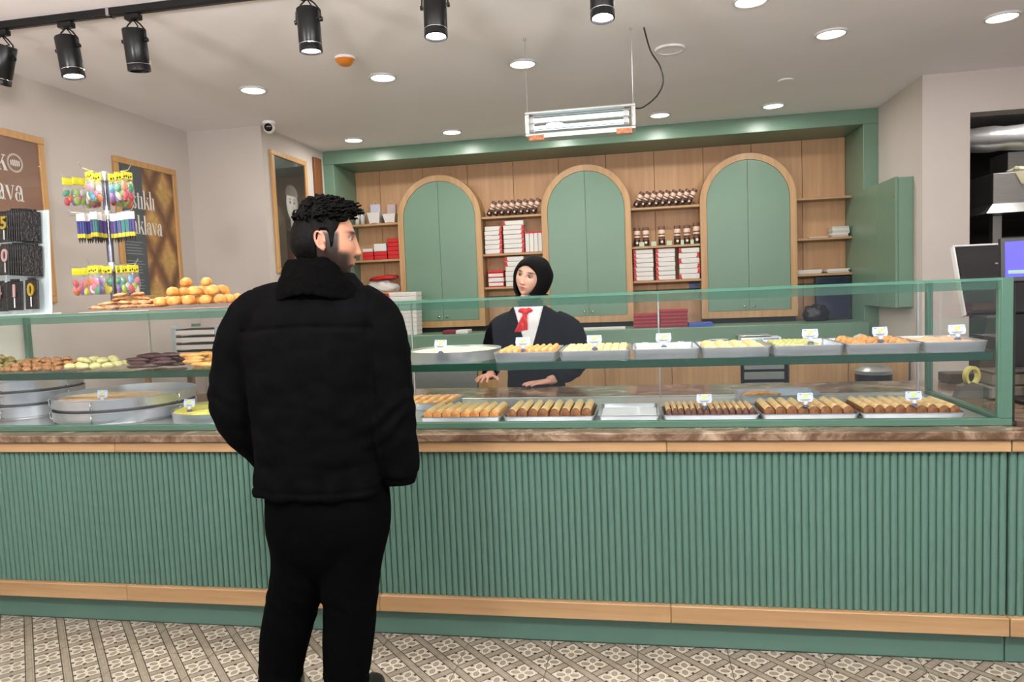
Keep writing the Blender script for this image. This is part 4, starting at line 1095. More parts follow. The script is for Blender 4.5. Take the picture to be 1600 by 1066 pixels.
# ------------------------------------------------------------------ paper shelves at the right end
def paper_pile(x0, x1, z, n, t, label, y0=6.47, d=.15):
    for i in range(n):
        jx = random.uniform(-.012, .012)
        solo('paper_stack', MB().bbox(x0+jx, x1+jx, y0+random.uniform(0, .01), y0+d, z+.0006+i*(t+.0004), z+.0006+i*(t+.0004)+t, .0008), M_CARD if i % 3 else plain('paper_%d%d' % (int(x0*100), i), (205+random.randint(-14, 14), 196, 184), .6), label, 'paper', label[:40])
paper_pile(1.660, 1.795, ZS[1], 7, .012, 'sheaf of paper in the tall pile on the middle shelf by the green column')
paper_pile(1.47, 1.62, ZS[1], 1, .008, 'flat paper lying on the middle paper shelf')
paper_pile(1.375, 1.580, ZS[2], 3, .011, 'paper sheaf on the low shelf beside the third cabinet')
paper_pile(1.620, 1.795, ZS[2], 3, .011, 'paper sheaf on the low shelf beside the green column')
v, f = blob(.100, .06, .085, 26, 16, .30, 30, 12, flat=.6)
solo('black_bag', MB().add(v, f, M=Matrix.Translation((1.500, 6.36, ZLEDGE+.052))), plain('black_film', (20, 20, 24), .35, bmp=.6, bscale=30), 'black crumpled bag on the ledge beside the third cabinet', 'bag', smooth=True)
scn = root('dark_screen', (1.66, 6.45, ZLEDGE), 'dark flat screen leaning on the ledge beside the black bag', 'screen')
part('panel', MB().bbox(1.515, 1.805, 6.46, 6.485, ZLEDGE+.001, 1.405, .004), M_BLACK, scn)
part('display', MB().box(1.530, 1.790, 6.4585, 6.4598, ZLEDGE+.018, 1.390), plain('screen_glass', (34, 38, 60), .12), scn)

# ------------------------------------------------------------------ scale, dishes on the back worktop
sc_ = root('kitchen_scale', (0.935, 5.78, .9056), 'pale digital kitchen scale with two green-blue displays', 'scale')
part('body', MB().prism([(5.64, .9056), (5.86, .9056), (5.86, .955), (5.70, .955)], .79, 1.085, 'yz'), M_WHITE, sc_)
dpl = MB()
Msc = Matrix(((1, 0, 0, 0), (0, 1, 0, 0), (0, 0, 1, 0), (0, 0, 0, 1)))
n_ = Vector((0, -.0494, .06)).normalized()
def on_slope(x, t): return (x, 5.64+.06*t-.0011*.77, .9056+.0494*t+.0011*.64)
for a, b, nm, mt in ((.805, .945, 'display', plain('scale_display', (120, 176, 166), .2)), (.955, 1.070, 'keypad', plain('scale_keypad', (120, 124, 176), .3, var=.3, vscale=120))):
    part(nm, MB().add([on_slope(a, .12), on_slope(b, .12), on_slope(b, .88), on_slope(a, .88)], [(0, 1, 2, 3)]), mt, sc_)
part('weighing_plate', MB().bbox(.78, 1.02, 5.72, 5.93, .962, .970, .002).box(.86, .94, 5.79, 5.86, .955, .962), M_STEEL, sc_)
for i in range(3):
    solo('plate', MB().lathe([(.001, 0), (.045, 0), (.074, .010), (.076, .012), (.001, .004)], 24, c=(.625, 5.75, .9056+i*.0130), cap=False), M_WHITE, 'cream plate in the small pile beside the kitchen scale', 'plate', 'plates by the scale', smooth='auto')

# ------------------------------------------------------------------ green wall cupboard on the right wall
wc = root('wall_cupboard', (1.865, 5.77, 1.165), 'shallow green wall cupboard with two doors and a brass latch', 'cupboard')
part('body', MB().bbox(1.826, 1.9235, 5.415, 6.135, 1.165, 2.075, .002), M_GREEN, wc)
for a, b in ((5.415, 5.795), (5.800, 6.135)):
    d = part('door', MB().bbox(1.806, 1.8245, a, b, 1.160, 2.080, .002), M_GREEN, wc)
    if a < 5.5: part('latch', MB().bbox(1.801, 1.8055, a+.004, a+.016, 1.935, 1.955, .001), plain('brass', (206, 166, 84), .25, 1.0), d)
solo('white_cloth', MB().add(*blob(.055, .04, .028, 18, 10, .5, 40, 2, .4), M=Matrix.Translation((1.70, 5.85, .9175))), plain('cloth_white', (220, 218, 212), .8), 'crumpled white cloth on the olive worktop by the wall', 'cloth', smooth=True)
# ------------------------------------------------------------------ framed posters on the left wall
def wall_frame(r, y0, y1, z0, z1, w, x, d=0.022, sgn=1, mat=M_FRAME):
    """four mitred bars standing off a wall that faces +X at x"""
    for nm, a, b, c, e in (('frame_bar', y0, y1, z1-w, z1), ('frame_bar', y0, y1, z0, z0+w), ('frame_bar', y0, y0+w, z0+w, z1-w), ('frame_bar', y1-w, y1, z0+w, z1-w)):
        part(nm, MB().bbox(x+.001, x+d, a+.0003, b-.0003, c+.0003, e-.0003, .003), mat, r)
PX = XL+.001
p1 = root('poster', (PX, 3.33, 1.43), 'framed copper-brown poster with white serif lettering beside the number candles', 'poster')
wall_frame(p1, 3.00, 3.665, 1.432, 2.392, .042, PX-.001)
def copper(u, v):
    t = max(0, 1-abs(v-.62)*2.2)*.35+.5*max(0, .45-u)
    b = (150, 112, 94)
    return tuple(min(255, c*(0.86+.45*t)) for c in b)
print_grid('print', 12, 18, copper, lambda u, v: (PX+.010, 3.04+(3.625-3.04)*u, 1.472+(2.352-1.472)*v), M_PRINT, p1)
def wp(y0, z0): return lambda u, w: (PX+.0112, y0+u, z0+w)
m = MB(); L = lettering(MB(), 'Soğuk', .085, wp(0, 0)); lettering(m, 'Soğuk', .085, wp(3.405-L, 2.165)); part('title', m, M_INK, p1)
m = MB(); L = lettering(MB(), 'Baklava', .085, wp(0, 0)); lettering(m, 'Baklava', .085, wp(3.500-L, 2.005)); part('title', m, M_INK, p1)
lg = MB()
for R0, R1 in ((.043, .047), (.050, .052)):
    n = 32; vs = [(PX+.0112, 3.460+rr*math.cos(2*PI*k/n), 2.215+rr*math.sin(2*PI*k/n)) for rr in (R0, R1) for k in range(n)]
    lg.add(vs, [(k, (k+1) % n, n+(k+1) % n, n+k) for k in range(n)])
for k, h in enumerate((.028, .034, .036, .034, .028)):
    y = 3.430+.013*k; lg.add([(PX+.0112, y, 2.215-h/2), (PX+.0112, y+.008, 2.215-h/2), (PX+.0112, y+.008, 2.215+h/2), (PX+.0112, y, 2.215+h/2)], [(0, 1, 2, 3)])
part('emblem', lg, M_INK, p1)
tl = MB()
for k in range(3): tl.add([(PX+.0112, 3.10, 1.90-.035*k), (PX+.0112, 3.56, 1.90-.035*k), (PX+.0112, 3.56, 1.908-.035*k), (PX+.0112, 3.10, 1.908-.035*k)], [(0, 1, 2, 3)])
part('small_print', tl, plain('faint_ink', (120, 84, 70), .5), p1)
part('pane', MB().box(PX+.0125, PX+.0145, 3.0425, 3.6225, 1.4745, 2.3495), M_GLASS, p1)

p2 = root('poster', (PX, 4.55, 1.43), 'framed slate poster with a golden baklava photograph and serif lettering', 'poster')
wall_frame(p2, 4.225, 4.868, 1.425, 2.395, .042, PX-.001)
def sm_(t): t = max(0, min(1, t)); return t*t*(3-2*t)
def bakl(u, v):
    if u < .40: return (74, 84, 90)
    x = (u-.40)/.60*1.05+.2; y = v*2.5
    a = x*1.1+y*.72; b = x*1.1-y*.72
    fa, fb = a % 1, b % 1
    e = min(fa, 1-fa, fb, 1-fb)
    n = noise.noise(Vector((u*14, v*22, 3)))*.5+.5
    top = (206, 158, 90); side = (118, 74, 44); pis = (176, 170, 84)
    k = sm_(e/.30)
    c = [side[i]*(1-k)+top[i]*k for i in range(3)]
    s = max(0, 1-((fa-.5)**2+(fb-.5)**2)/.05)*n*.5
    c = [c[i]*(1-s)+pis[i]*s for i in range(3)]
    n2 = noise.noise(Vector((u*40, v*60, 7)))
    sh = .80+.28*n+.10*n2+.14*(fa-.5)
    return tuple(min(255, max(0, q*sh)) for q in c)
print_grid('print', 48, 90, bakl, lambda u, v: (PX+.010, 4.262+(4.831-4.262)*u, 1.465+(2.355-1.465)*v), M_PRINT, p2)
m = MB(); lettering(m, 'Fıstıklı', .088, wp(4.285, 2.065), .8); part('title', m, M_INK, p2)
m = MB(); lettering(m, 'Baklava', .088, wp(4.285, 1.890), .8); part('title', m, M_INK, p2)
tl = MB()
for k in range(14):
    z = 1.83-.020*k-(.03 if k > 4 else 0)-(.03 if k > 9 else 0)
    tl.add([(PX+.0112, 4.285, z), (PX+.0112, 4.285+random.uniform(.12, .19), z), (PX+.0112, 4.285+.15, z+.005), (PX+.0112, 4.285, z+.005)], [(0, 1, 2, 3)])
part('small_print', tl, plain('grey_ink', (150, 156, 158), .5), p2)
part('pane', MB().box(PX+.0125, PX+.0145, 4.2675, 4.8255, 1.4675, 2.3525), M_GLASS, p2)

# black and white portrait on the return wall (a plain generic sitter)
QX = -2.769
pt = root('portrait', (QX, 5.46, 1.60), 'framed black and white portrait of a person in a dark suit', 'portrait')
wall_frame(pt, 5.165, 5.765, 1.605, 2.565, .040, QX)
def sitter(u, v):
    def el(cx, cy, rx, ry): return ((u-cx)/rx)**2+((v-cy)/ry)**2
    sm = lambda d, w: max(0, min(1, (1-d)/w+.5))
    g = 52-16*v+70*max(0, .46-abs(v-.42))*max(0, .75-u)
    if v < .50:
        sh = el(.46, .10, .62, .36); g = g*(1-sm(sh, .1))+42*sm(sh, .1)
        vv = abs(u-.55) < (.09*(v/.46)+.012)
        if v < .40 and vv: g = 205
        if v < .38 and abs(u-.555) < .022: g = 70
    nk = el(.54, .42, .10, .12); g = g*(1-sm(nk, .2))+150*sm(nk, .2)
    h = el(.52, .60, .185, .155); k = sm(h, .12)
    face = 196-55*max(0, (u-.55))/.15-20*max(0, .52-v)/.1
    for ex in (.46, .59):
        d = el(ex, .615, .034, .013); face -= 95*sm(d, .8)
        d = el(ex, .645, .045, .008); face -= 70*sm(d, .8)
    face -= 45*sm(el(.54, .565, .022, .030), .9)
    face -= 60*sm(el(.525, .520, .055, .007), .9)
    g = g*(1-k)+face*k
    hr = el(.52, .69, .20, .085); kk = sm(hr, .15)*(1 if v > .675 else 0)
    g = g*(1-kk)+(96+50*(u-.4))*kk
    return (g, g*.985, g*.97)
print_grid('print', 56, 84, sitter, lambda u, v: (QX+.010, 5.203+(5.727-5.203)*u, 1.643+(2.527-1.643)*v), M_PRINT, pt)
part('pane', MB().box(QX+.0125, QX+.0145, 5.2055, 5.7245, 1.6455, 2.5245), M_GLASS, pt)

# ------------------------------------------------------------------ tray rack on a small table behind the case
tb_ = root('side_table', (-2.88, 4.33, 0), 'small wooden side table under the slatted rack', 'table')
part('table_top', MB().bbox(-3.18, -2.60, 4.08, 4.58, .955, .985, .003), M_WOOD, tb_)
for x in (-3.15, -2.63):
    for y in (4.11, 4.55): part('leg', MB().bbox(x-.02, x+.02, y-.02, y+.02, 0, .9545, .002), M_WOODZ, tb_)
rk = root('tray_rack', (-2.90, 4.30, .9855), 'grey rack holding white trays with dark gaps behind the case', 'rack')
for x in (-3.065, -2.742):
    part('upright', MB().bbox(x-.018, x+.018, 4.27, 4.33, .986, 1.245, .002), plain('rack_grey', (170, 180, 184), .4), rk)
for i in range(5):
    z = .992+.049*i
    part('rack_tray', MB().bbox(-3.045, -2.762, 4.262, 4.45, z, z+.030, .002), M_CARD, rk)
    part('runner', MB().box(-3.045, -2.762, 4.27, 4.45, z+.031, z+.038), M_DARK, rk)
part('top_label', MB().bbox(-2.93, -2.87, 4.275, 4.29, 1.242, 1.262, .001), plain('label_green', (96, 120, 104), .5), rk)

# ------------------------------------------------------------------ number candles on a display board
nb = root('candle_display', (-2.84, 2.90, ZTOP), 'pale blue display board of black number candle packs', 'display')
BM = Matrix.Translation((-2.905, 2.95, ZTOP+.001)) @ Euler((-.06, 0, -.12)).to_matrix().to_4x4()
part('board', MB().bbox(-.29, .168, 0, .012, 0, .495, .003, M=BM), plain('pale_blue_board', (200, 214, 216), .4), nb)
part('foot', MB().bbox(-.27, .165, -.03, .06, 0, .006, .002, M=Matrix.Translation((-2.905, 2.95, ZTOP+.0006)) @ Euler((0, 0, -.12)).to_matrix().to_4x4()), plain('clear_foot', (206, 216, 216), .2), nb)
M_PACK = plain('black_pack', (17, 17, 18), .3, bmp=.5, bscale=70)
M_FILMB = glass('pack_window', (.75, .75, .75), refl=.9, body=(.03, .03, .03), body_fac=.25)
M_GOLDC = plain('gold_candle', (190, 164, 62), .3, .6)
M_SILV = plain('rose_candle', (190, 160, 158), .3, .5)
M_STICK = plain('white_stick', (226, 226, 226), .4)
def candle_pack(u, w, t, digit, dm, label, group, rz=0.0, wd=.10, h=.138):
    """pack hanging in front of the board: u along, w up, t out from the board"""
    Mk = BM @ Matrix.Translation((u, -t, w)) @ Euler((0, 0, rz)).to_matrix().to_4x4()
    b = Mk @ Vector((0, 0, 0))
    r = root('candle_pack', tuple(b), label, 'candle pack', group)
    part('pack', MB().bbox(-wd/2, wd/2, -.004, .004, 0, h, .002, M=Mk), M_PACK, r)
    part('hang_strip', MB().bbox(-wd*.3, wd*.3, -.003, .003, h, h+.010, .001, M=Mk), M_PACK, r)
    if digit:
        me = text_mesh(digit, .082, .003, .002)
        for vtx in me.vertices: vtx.co = Mk @ (Matrix.Translation((0, -.0078, h*.64)) @ Euler((PI/2, 0, 0)).to_matrix().to_4x4() @ vtx.co) - b
        me.materials.clear(); me.materials.append(dm); o = put('candle_number', me, r); ORG[o] = tuple(b)
        part('candle_stick', MB().box(-.0022, .0022, -.0085, -.0055, .012, h*.42, M=Mk), M_STICK, r)
    return r
gl_, gm_, gb_ = 'number candle packs, upper row', 'number candle packs, middle row', 'number candle packs, lower row'
candle_pack(-.025, .345, .060, '5', M_GOLDC, 'black candle pack with a gold number five', gl_)
candle_pack(-.135, .345, .060, '3', M_GOLDC, 'black candle pack with a gold number three', gl_)
candle_pack(-.020, .190, .064, '0', M_SILV, 'black candle pack with a rose number zero', gm_)
candle_pack(-.130, .190, .064, '2', M_SILV, 'black candle pack with a rose number two', gm_)
for i in range(7):
    candle_pack(.038+.0140*i, .345-.001*i, .050, None, None, 'black candle pack turned edge-on in the upper row', 'edge-on packs, upper row', 1.25, .085, .145)
    candle_pack(.042+.0142*i, .185-.001*i, .052, None, None, 'black candle pack turned edge-on in the middle row', 'edge-on packs, middle row', 1.25, .085, .145)
candle_pack(-.100, .020, .040, '4', M_SILV, 'black candle pack with a silver number four', gb_)
candle_pack(.015, .022, .052, '1', M_SILV, 'tilted black candle pack with a silver number one', gb_, .25, .075)
candle_pack(.105, .025, .040, '0', M_GOLDC, 'black candle pack with a gold number zero', gb_, 0, .078)

# ------------------------------------------------------------------ revolving stand with balloon bags
KX, KY = -2.565, 3.14
ks = root('carousel_stand', (KX, KY, ZTOP), 'chrome pole stand with three tiers of hooked wire arms', 'stand')
M_POLE = plain('grey_pole', (120, 122, 136), .25, .8)
part('base_disc', MB().lathe([(.001, .0008), (.075, .0008), (.075, .006), (.02, .010), (.001, .010)], 28, c=(KX, KY, ZTOP), cap=False), M_STEEL, ks, 'auto')
part('pole', MB().lathe([(.0155, .010), (.0155, .66)], 18, c=(KX, KY, ZTOP)), M_POLE, ks, 'auto')
TIER = (2.045, 1.855, 1.600)
for z in TIER:
    part('sleeve', MB().lathe([(.0165, -.030), (.021, -.028), (.021, .016), (.0165, .018)], 18, c=(KX, KY, z), cap=False), M_STEEL, ks, 'auto')
    for a in (PI+.10, -.35, -1.35, PI*.55, 2.6):
        d = Vector((math.cos(a), math.sin(a), 0)); c = Vector((KX, KY, z))
        part('hook_arm', MB().tube([tuple(c+d*.018), tuple(c+d*.200+Vector((0, 0, .002))), tuple(c+d*.222+Vector((0, 0, .022)))], .0022, 6), M_STEEL, ks)
M_YEL = plain('yellow_header', (228, 222, 60), .4, var=.12, vscale=60)
M_BAL = {n: plain('balloon_'+n, c, .25) for n, c in dict(green=(36, 146, 98), red=(196, 44, 60), pink=(214, 110, 140), blue=(60, 150, 200), yellow=(226, 212, 70), orange=(216, 104, 46), purple=(140, 104, 186), white=(226, 220, 216), lime=(150, 190, 70)).items()}
M_DOT = plain('black_print', (26, 26, 20), .5)
bag_i = 0
def balloon_bag(x, y, ztop, rz, cols, label, group, sc=1.0):
    global bag_i
    bag_i += 1
    r = root('balloon_bag', (x, y, ztop), label, 'bag', group, Euler((0, 0, rz)))
    r.scale = (sc, sc, sc)
    ORG[r] = (0, 0, 0)
    def lp(n, mb, m, smooth=False):
        o = put(n, mb.mesh(n, m, smooth), r); ORG[o] = (0, 0, 0); return o
    hd = lp('header_card', MB().bbox(-.034, .034, -.003, .003, -.034, 0, .001), M_YEL)
    dm = MB()
    for k in range(4): dm.lathe([(.001, 0), (.0048, 0), (.0048, .0008), (.001, .0008)], 8, M=Matrix.Translation((-.022+.0145*k, -.003, -.025+.004*(k % 2))) @ Euler((PI/2, 0, 0)).to_matrix().to_4x4(), cap=False)
    put('printed_dots', dm.mesh('printed_dots', M_DOT), hd)['kind'] = 'stuff'
    rg = []
    for zz, w, d in ((-.034, .033, .003), (-.060, .037, .014), (-.095, .039, .018), (-.125, .036, .010), (-.136, .034, .002)):
        rg.append([(w*math.cos(2*PI*k/16), d*math.sin(2*PI*k/16), zz) for k in range(16)])
    lp('film_pouch', MB().rings(rg), M_FILM, True)
    rnd = random.Random(bag_i)
    for k, c in enumerate(cols):
        px = (-.018, .018, 0, -.016, .016)[k % 5]+rnd.uniform(-.003, .003); pz = (-.072, -.076, -.100, -.112, -.116)[k % 5]
        v, f = blob(.015, .0085, .021, 12, 8)
        lp('balloon', MB().add(v, f, M=Matrix.Translation((px, rnd.uniform(-.003, .003), pz)) @ Euler((0, rnd.uniform(-.8, .8), 0)).to_matrix().to_4x4()), M_BAL[c], True)
    return r
NM = list(M_BAL)
def hang(z, a, rads, group, tier):
    d = Vector((math.cos(a), math.sin(a)))
    for q in rads:
        cs = [random.choice(NM) for _ in range(5)]
        balloon_bag(KX+d.x*q, KY+d.y*q, z-.0035+.002, a+PI/2+random.uniform(-.5, .5) if abs(math.sin(a)) < .6 else random.uniform(-.5, .5), cs, 'yellow-topped bag with a %s and a %s balloon on the %s tier' % (cs[0], cs[1], tier), group)
random.seed(21)
for a in (PI+.10, -.35, -1.35, PI*.55, 2.6): 
    hang(TIER[0]-.004, a, ((.085, .135, .185) if a != 2.6 else (.15, .20)) if abs(a+1.35) > .1 else (.085, .14), 'balloon bags on the top tier', 'top')
for a in (PI+.10, -.35, -1.35):
    hang(TIER[2]-.004, a, (.070, .122, .175), 'balloon bags on the bottom tier', 'bottom')
# candle packs with white headers on the middle tier
M_CB = [plain('candle_blue', (56, 62, 120), .3), plain('candle_teal', (60, 110, 110), .3), plain('candle_violet', (84, 66, 120), .3)]
M_TIP = plain('candle_yellow', (190, 178, 60), .4); M_TIPD = plain('candle_dark', (50, 46, 40), .4)
def candle_card(x, y, ztop, rz, label, group):
    r = root('party_candle_card', (x, y, ztop), label, 'candle pack', group, Euler((0, 0, rz))); ORG[r] = (0, 0, 0)
    def lp(n, mb, m):
        o = put(n, mb.mesh(n, m), r); return o
    lp('header_card', MB().bbox(-.021, .021, -.002, .002, -.038, 0, .001), M_CARD)
    for k in range(3):
        u = -.013+.013*k
        lp('candle', MB().box(u-.0052, u+.0052, -.0045, .0045, -.098, -.036), random.choice(M_CB))
        lp('candle_base', MB().box(u-.0055, u+.0055, -.005, .005, -.118, -.098), M_TIP)
        lp('candle_tip', MB().add([(u-.005, -.004, -.118), (u+.005, -.004, -.118), (u+.005, .004, -.118), (u-.005, .004, -.118), (u, 0, -.146)], [(0, 3, 2, 1), (0, 1, 4), (1, 2, 4), (2, 3, 4), (3, 0, 4)]), M_TIPD)
for a, rads in ((-.35, (.052, .086, .120, .154, .188)), (-1.35, (.05, .09, .13)), (-2.15, (.05, .085, .12))):
    d = Vector((math.cos(a), math.sin(a)))
    if a == -2.15:
        c = Vector((KX, KY, TIER[1])); dd = Vector((d.x, d.y, 0))
        part('hook_arm', MB().tube([tuple(c+dd*.018), tuple(c+dd*.160), tuple(c+dd*.175+Vector((0, 0, .018)))], .0022, 6), M_STEEL, ks)
    for q in rads:
        candle_card(KX+d.x*q, KY+d.y*q, TIER[1]-.003, random.uniform(-.2, .3), 'white-topped card of blue party candles beside the chrome pole', 'party candle cards')
# ------------------------------------------------------------------ kitchen behind the opening
hd = root('extractor_hood', (2.95, 6.6, 1.84), 'stainless extractor hood with slanted skirt in the dark kitchen', 'hood')
hx0, hx1, hy0, hy1 = 2.70, 3.60, 6.20, 7.0
part('canopy', MB().bbox(hx0+.08, hx1, hy0, hy1, 1.92, 2.156, .004), M_STEEL, hd)
part('skirt', MB().rings([[(hx0, hy0-.08, 1.842), (hx1, hy0-.08, 1.842), (hx1, hy1, 1.842), (hx0, hy1, 1.842)], [(hx0+.08, hy0, 1.919), (hx1, hy0, 1.919), (hx1, hy1, 1.919), (hx0+.08, hy1, 1.919)]]), M_STEEL, hd)
part('flue', MB().bbox(hx0+.3, hx0+.6, 6.45, 6.75, 2.1565, 2.35, .003), M_STEEL, hd)
solo('duct_wrap', MB().rings([[(x, 6.35+.13*math.cos(2*PI*k/20), 2.445+(.098+.006*math.sin(x*23))*math.sin(2*PI*k/20)) for k in range(20)] for x in [2.27+.08*i for i in range(20)]]), plain('silver_foil', (188, 188, 188), .35, .7, bmp=.4, bscale=12), 'horizontal silver foil duct under the kitchen ceiling', 'duct', smooth=True)
v, f = blob(.10, .08, .035, 18, 10, .5, 30, 3, flat=.4)
solo('tea_towel', MB().add(v, f, M=Matrix.Translation((3.02, 6.28, 2.1705))).add([(2.93, 6.195, 2.16), (3.02, 6.195, 2.165), (3.05, 6.190, 2.08), (2.98, 6.190, 2.06)], [(0, 1, 2, 3)]).add([(2.93, 6.199, 2.16), (3.02, 6.199, 2.165), (3.05, 6.199, 2.08), (2.98, 6.199, 2.06)], [(3, 2, 1, 0)]), plain('cream_towel', (206, 200, 170), .9), 'crumpled cream towel lying on the extractor hood', 'towel', smooth=True)
ko = root('kitchen_oven', (2.95, 6.8, 0), 'dark kitchen oven block below the extractor hood', 'oven')
part('body', MB().bbox(2.62, 3.5, 6.45, 7.2, 0.0, 1.55, .01), M_BLKMETAL, ko)
part('upright_post', MB().bbox(2.86, 2.93, 6.38, 6.44, 0, 1.841, .003), M_STEEL, ko)
part('door', MB().bbox(3.0, 3.45, 6.435, 6.449, .9, 1.45, .003), plain('oven_glass', (14, 14, 26), .1), ko)
part('handle', MB().tube([(3.02, 6.425, 1.48), (3.43, 6.425, 1.48)], .008, 8), M_STEEL, ko)
solo('curtain_pole', MB().tube([(2.33, 5.9, .0), (2.33, 5.9, 2.3)], .012, 10), M_STEEL, 'thin steel pole standing just inside the kitchen opening', 'pole')

# ------------------------------------------------------------------ till and screens past the end of the case
ps = root('till_terminal', (1.62, 3.52, ZM), 'black till terminal with pale-edged screen back behind the glass end', 'till')
TM = Matrix.Translation((1.575, 3.52, 1.20)) @ Euler((-.38, 0, 0)).to_matrix().to_4x4()
part('screen_back', MB().bbox(-.105, .26, -.012, .020, 0.0, .335, .006, M=TM), M_BLACK, ps)
eb = MB().bbox(-.113, -.1055, -.014, .022, -.004, .343, .002, M=TM).bbox(-.1055, .26, -.014, .022, .3355, .343, .002, M=TM)
part('pale_edge', eb, M_WHITE, ps)
part('vent_slot', MB().box(.05, .12, -.0135, -.0122, .24, .246, M=TM), plain('vent', (150, 150, 150), .5), ps)
part('stand', MB().prism([(3.46, ZM+.001), (3.74, ZM+.001), (3.70, ZM+.04), (3.60, 1.24), (3.53, 1.24), (3.50, ZM+.04)], 1.60, 1.78, 'yz'), M_BLACK, ps)
part('base', MB().bbox(1.50, 1.80, 3.78, 3.90, ZM+.0006, ZM+.05, .005), M_BLACK, ps)
sm = root('customer_screen', (1.64, 3.16, ZM), 'small black customer display with a glowing violet-blue screen', 'screen')
SM = Matrix.Translation((1.60, 3.20, 1.345)) @ Euler((-.10, 0, -.25)).to_matrix().to_4x4()
part('bezel', MB().bbox(-.130, .19, -.012, .012, 0, .188, .006, M=SM), M_BLACK, sm)
part('screen', MB().box(-.110, .17, -.0138, -.0122, .022, .168, M=SM), emit('lit_screen', (66, 62, 190), .9), sm)
ui = MB().box(-.10, .16, -.0148, -.0140, .036, .050, M=SM)
part('screen_bar', ui, emit('lit_bar', (120, 150, 130), .7), sm)
part('neck', MB().bbox(1.60, 1.66, 3.215, 3.245, ZM+.02, 1.36, .004), M_BLACK, sm)
part('foot', MB().bbox(1.53, 1.75, 3.15, 3.285, ZM+.0006, ZM+.0195, .005), M_BLACK, sm)
# receipt printer with tape dispenser
M_TAUPE = plain('taupe_plastic', (112, 104, 92), .45)
pr = root('receipt_printer', (1.62, 3.86, ZM), 'taupe receipt printer on the marble behind the glass end', 'printer')
part('body', MB().bbox(1.475, 1.76, 3.30, 3.43, ZM+.0006, ZM+.055, .006).bbox(1.49, 1.76, 3.31, 3.43, ZM+.055, ZM+.110, .008), M_TAUPE, pr)
part('lid', MB().bbox(1.485, 1.765, 3.305, 3.435, ZM+.1105, ZM+.122, .004), plain('taupe_dark', (86, 80, 72), .4), pr)
part('label', MB().box(1.70, 1.735, 3.2985, 3.2999, ZM+.02, ZM+.042), M_CARD, pr)
td = root('tape_roll', (1.425, 3.36, ZM), 'roll of yellow tape in a dark dispenser beside the printer', 'tape')
part('dispenser', MB().prism([(1.365, ZM+.0006), (1.468, ZM+.0006), (1.468, ZM+.05), (1.43, ZM+.07), (1.38, ZM+.052)], 3.345, 3.395, 'xz'), plain('dispenser', (84, 78, 66), .5), td)
part('tape', MB().lathe([(.030, -.010), (.043, -.010), (.043, .010), (.030, .010), (.030, -.010)], 28, cap=False, M=Matrix.Translation((1.432, 3.37, ZM+.095)) @ Euler((PI/2, 0, .5)).to_matrix().to_4x4()), plain('yellow_tape', (214, 202, 110), .4), td, 'auto')
solo('yellow_cable', MB().tube([(1.50, 2.92, ZM+.006), (1.56, 2.95, ZM+.006), (1.62, 2.93, ZM+.006), (1.72, 2.97, ZM+.006), (1.85, 2.93, ZM+.006)], .005, 8), plain('yellow_rubber', (206, 186, 60), .5), 'yellow cable lying on the marble past the glass case', 'cable', smooth=True)
# ------------------------------------------------------------------ people
def sm01(t): t = max(0.0, min(1.0, t)); return t*t*(3-2*t)
def gs(a, b, s): return math.exp(-((a-b)/s)**2)

def head_local(p_nose=1.0, nu=132, nv=100, jaw=0.34):
    """head looking along -Y, chin at z=-.118, crown at z=+.115"""
    vs, fs = [], []
    for i in range(nv+1):
        th = PI*i/nv
        for j in range(nu):
            s = (j/nu)*2-1
            ph = PI*math.copysign(abs(s)**1.35, s)
            x = .0765*math.sin(th)*math.sin(ph); y = -.097*math.sin(th)*math.cos(ph); z = .116*math.cos(th)
            t = sm01((-z-.005)/.115)
            fw = sm01((-y+.01)/.05)
            x *= 1-jaw*t**1.25
            if y > 0: y *= 1-.45*t
            y += -.012*t*fw*(1-abs(x)/.08)
            if z < -.075 and y < 0: z += .012*sm01((-z-.075)/.04)*abs(x)/.05
            if y < 0:
                # flatten the face a little
                y *= 1-.06*gs(x, 0, .04)*gs(z, .0, .06)
                w = sm01(-y/.045)
                for sx in (-1, 1):
                    y -= w*.0055*gs(x, sx*.027, .022)*gs(z, .032, .010)
                    y += w*.0120*gs(x, sx*.031, .016)*gs(z, .012, .0115)
                    y -= w*.0050*gs(x, sx*.043, .020)*gs(z, -.020, .022)
                    y -= w*.0070*p_nose*gs(x, sx*.0115, .0065)*gs(z, -.030, .0075)
                f = max(0, min(1, (.026-z)/.054))
                win = sm01((.030-z)/.012)*sm01((z+.044)/.010)
                y -= w*win*p_nose*(.005+.019*f**1.2)*gs(x, 0, .0075+.0045*f)
                y -= w*.0060*gs(x, 0, .020)*gs(z, -.0525, .0052)
                y -= w*.0070*gs(x, 0, .017)*gs(z, -.0645, .0060)
                y += w*.0045*gs(x, 0, .022)*gs(z, -.0583, .0022)
                y += w*.0040*gs(x, 0, .025)*gs(z, -.076, .007)
                y -= w*.0080*gs(x, 0, .020)*gs(z, -.098, .016)
            vs.append((x, y, z))
    for i in range(nv):
        for j in range(nu):
            fs.append((i*nu+j, i*nu+(j+1) % nu, (i+1)*nu+(j+1) % nu, (i+1)*nu+j))
    return vs, fs

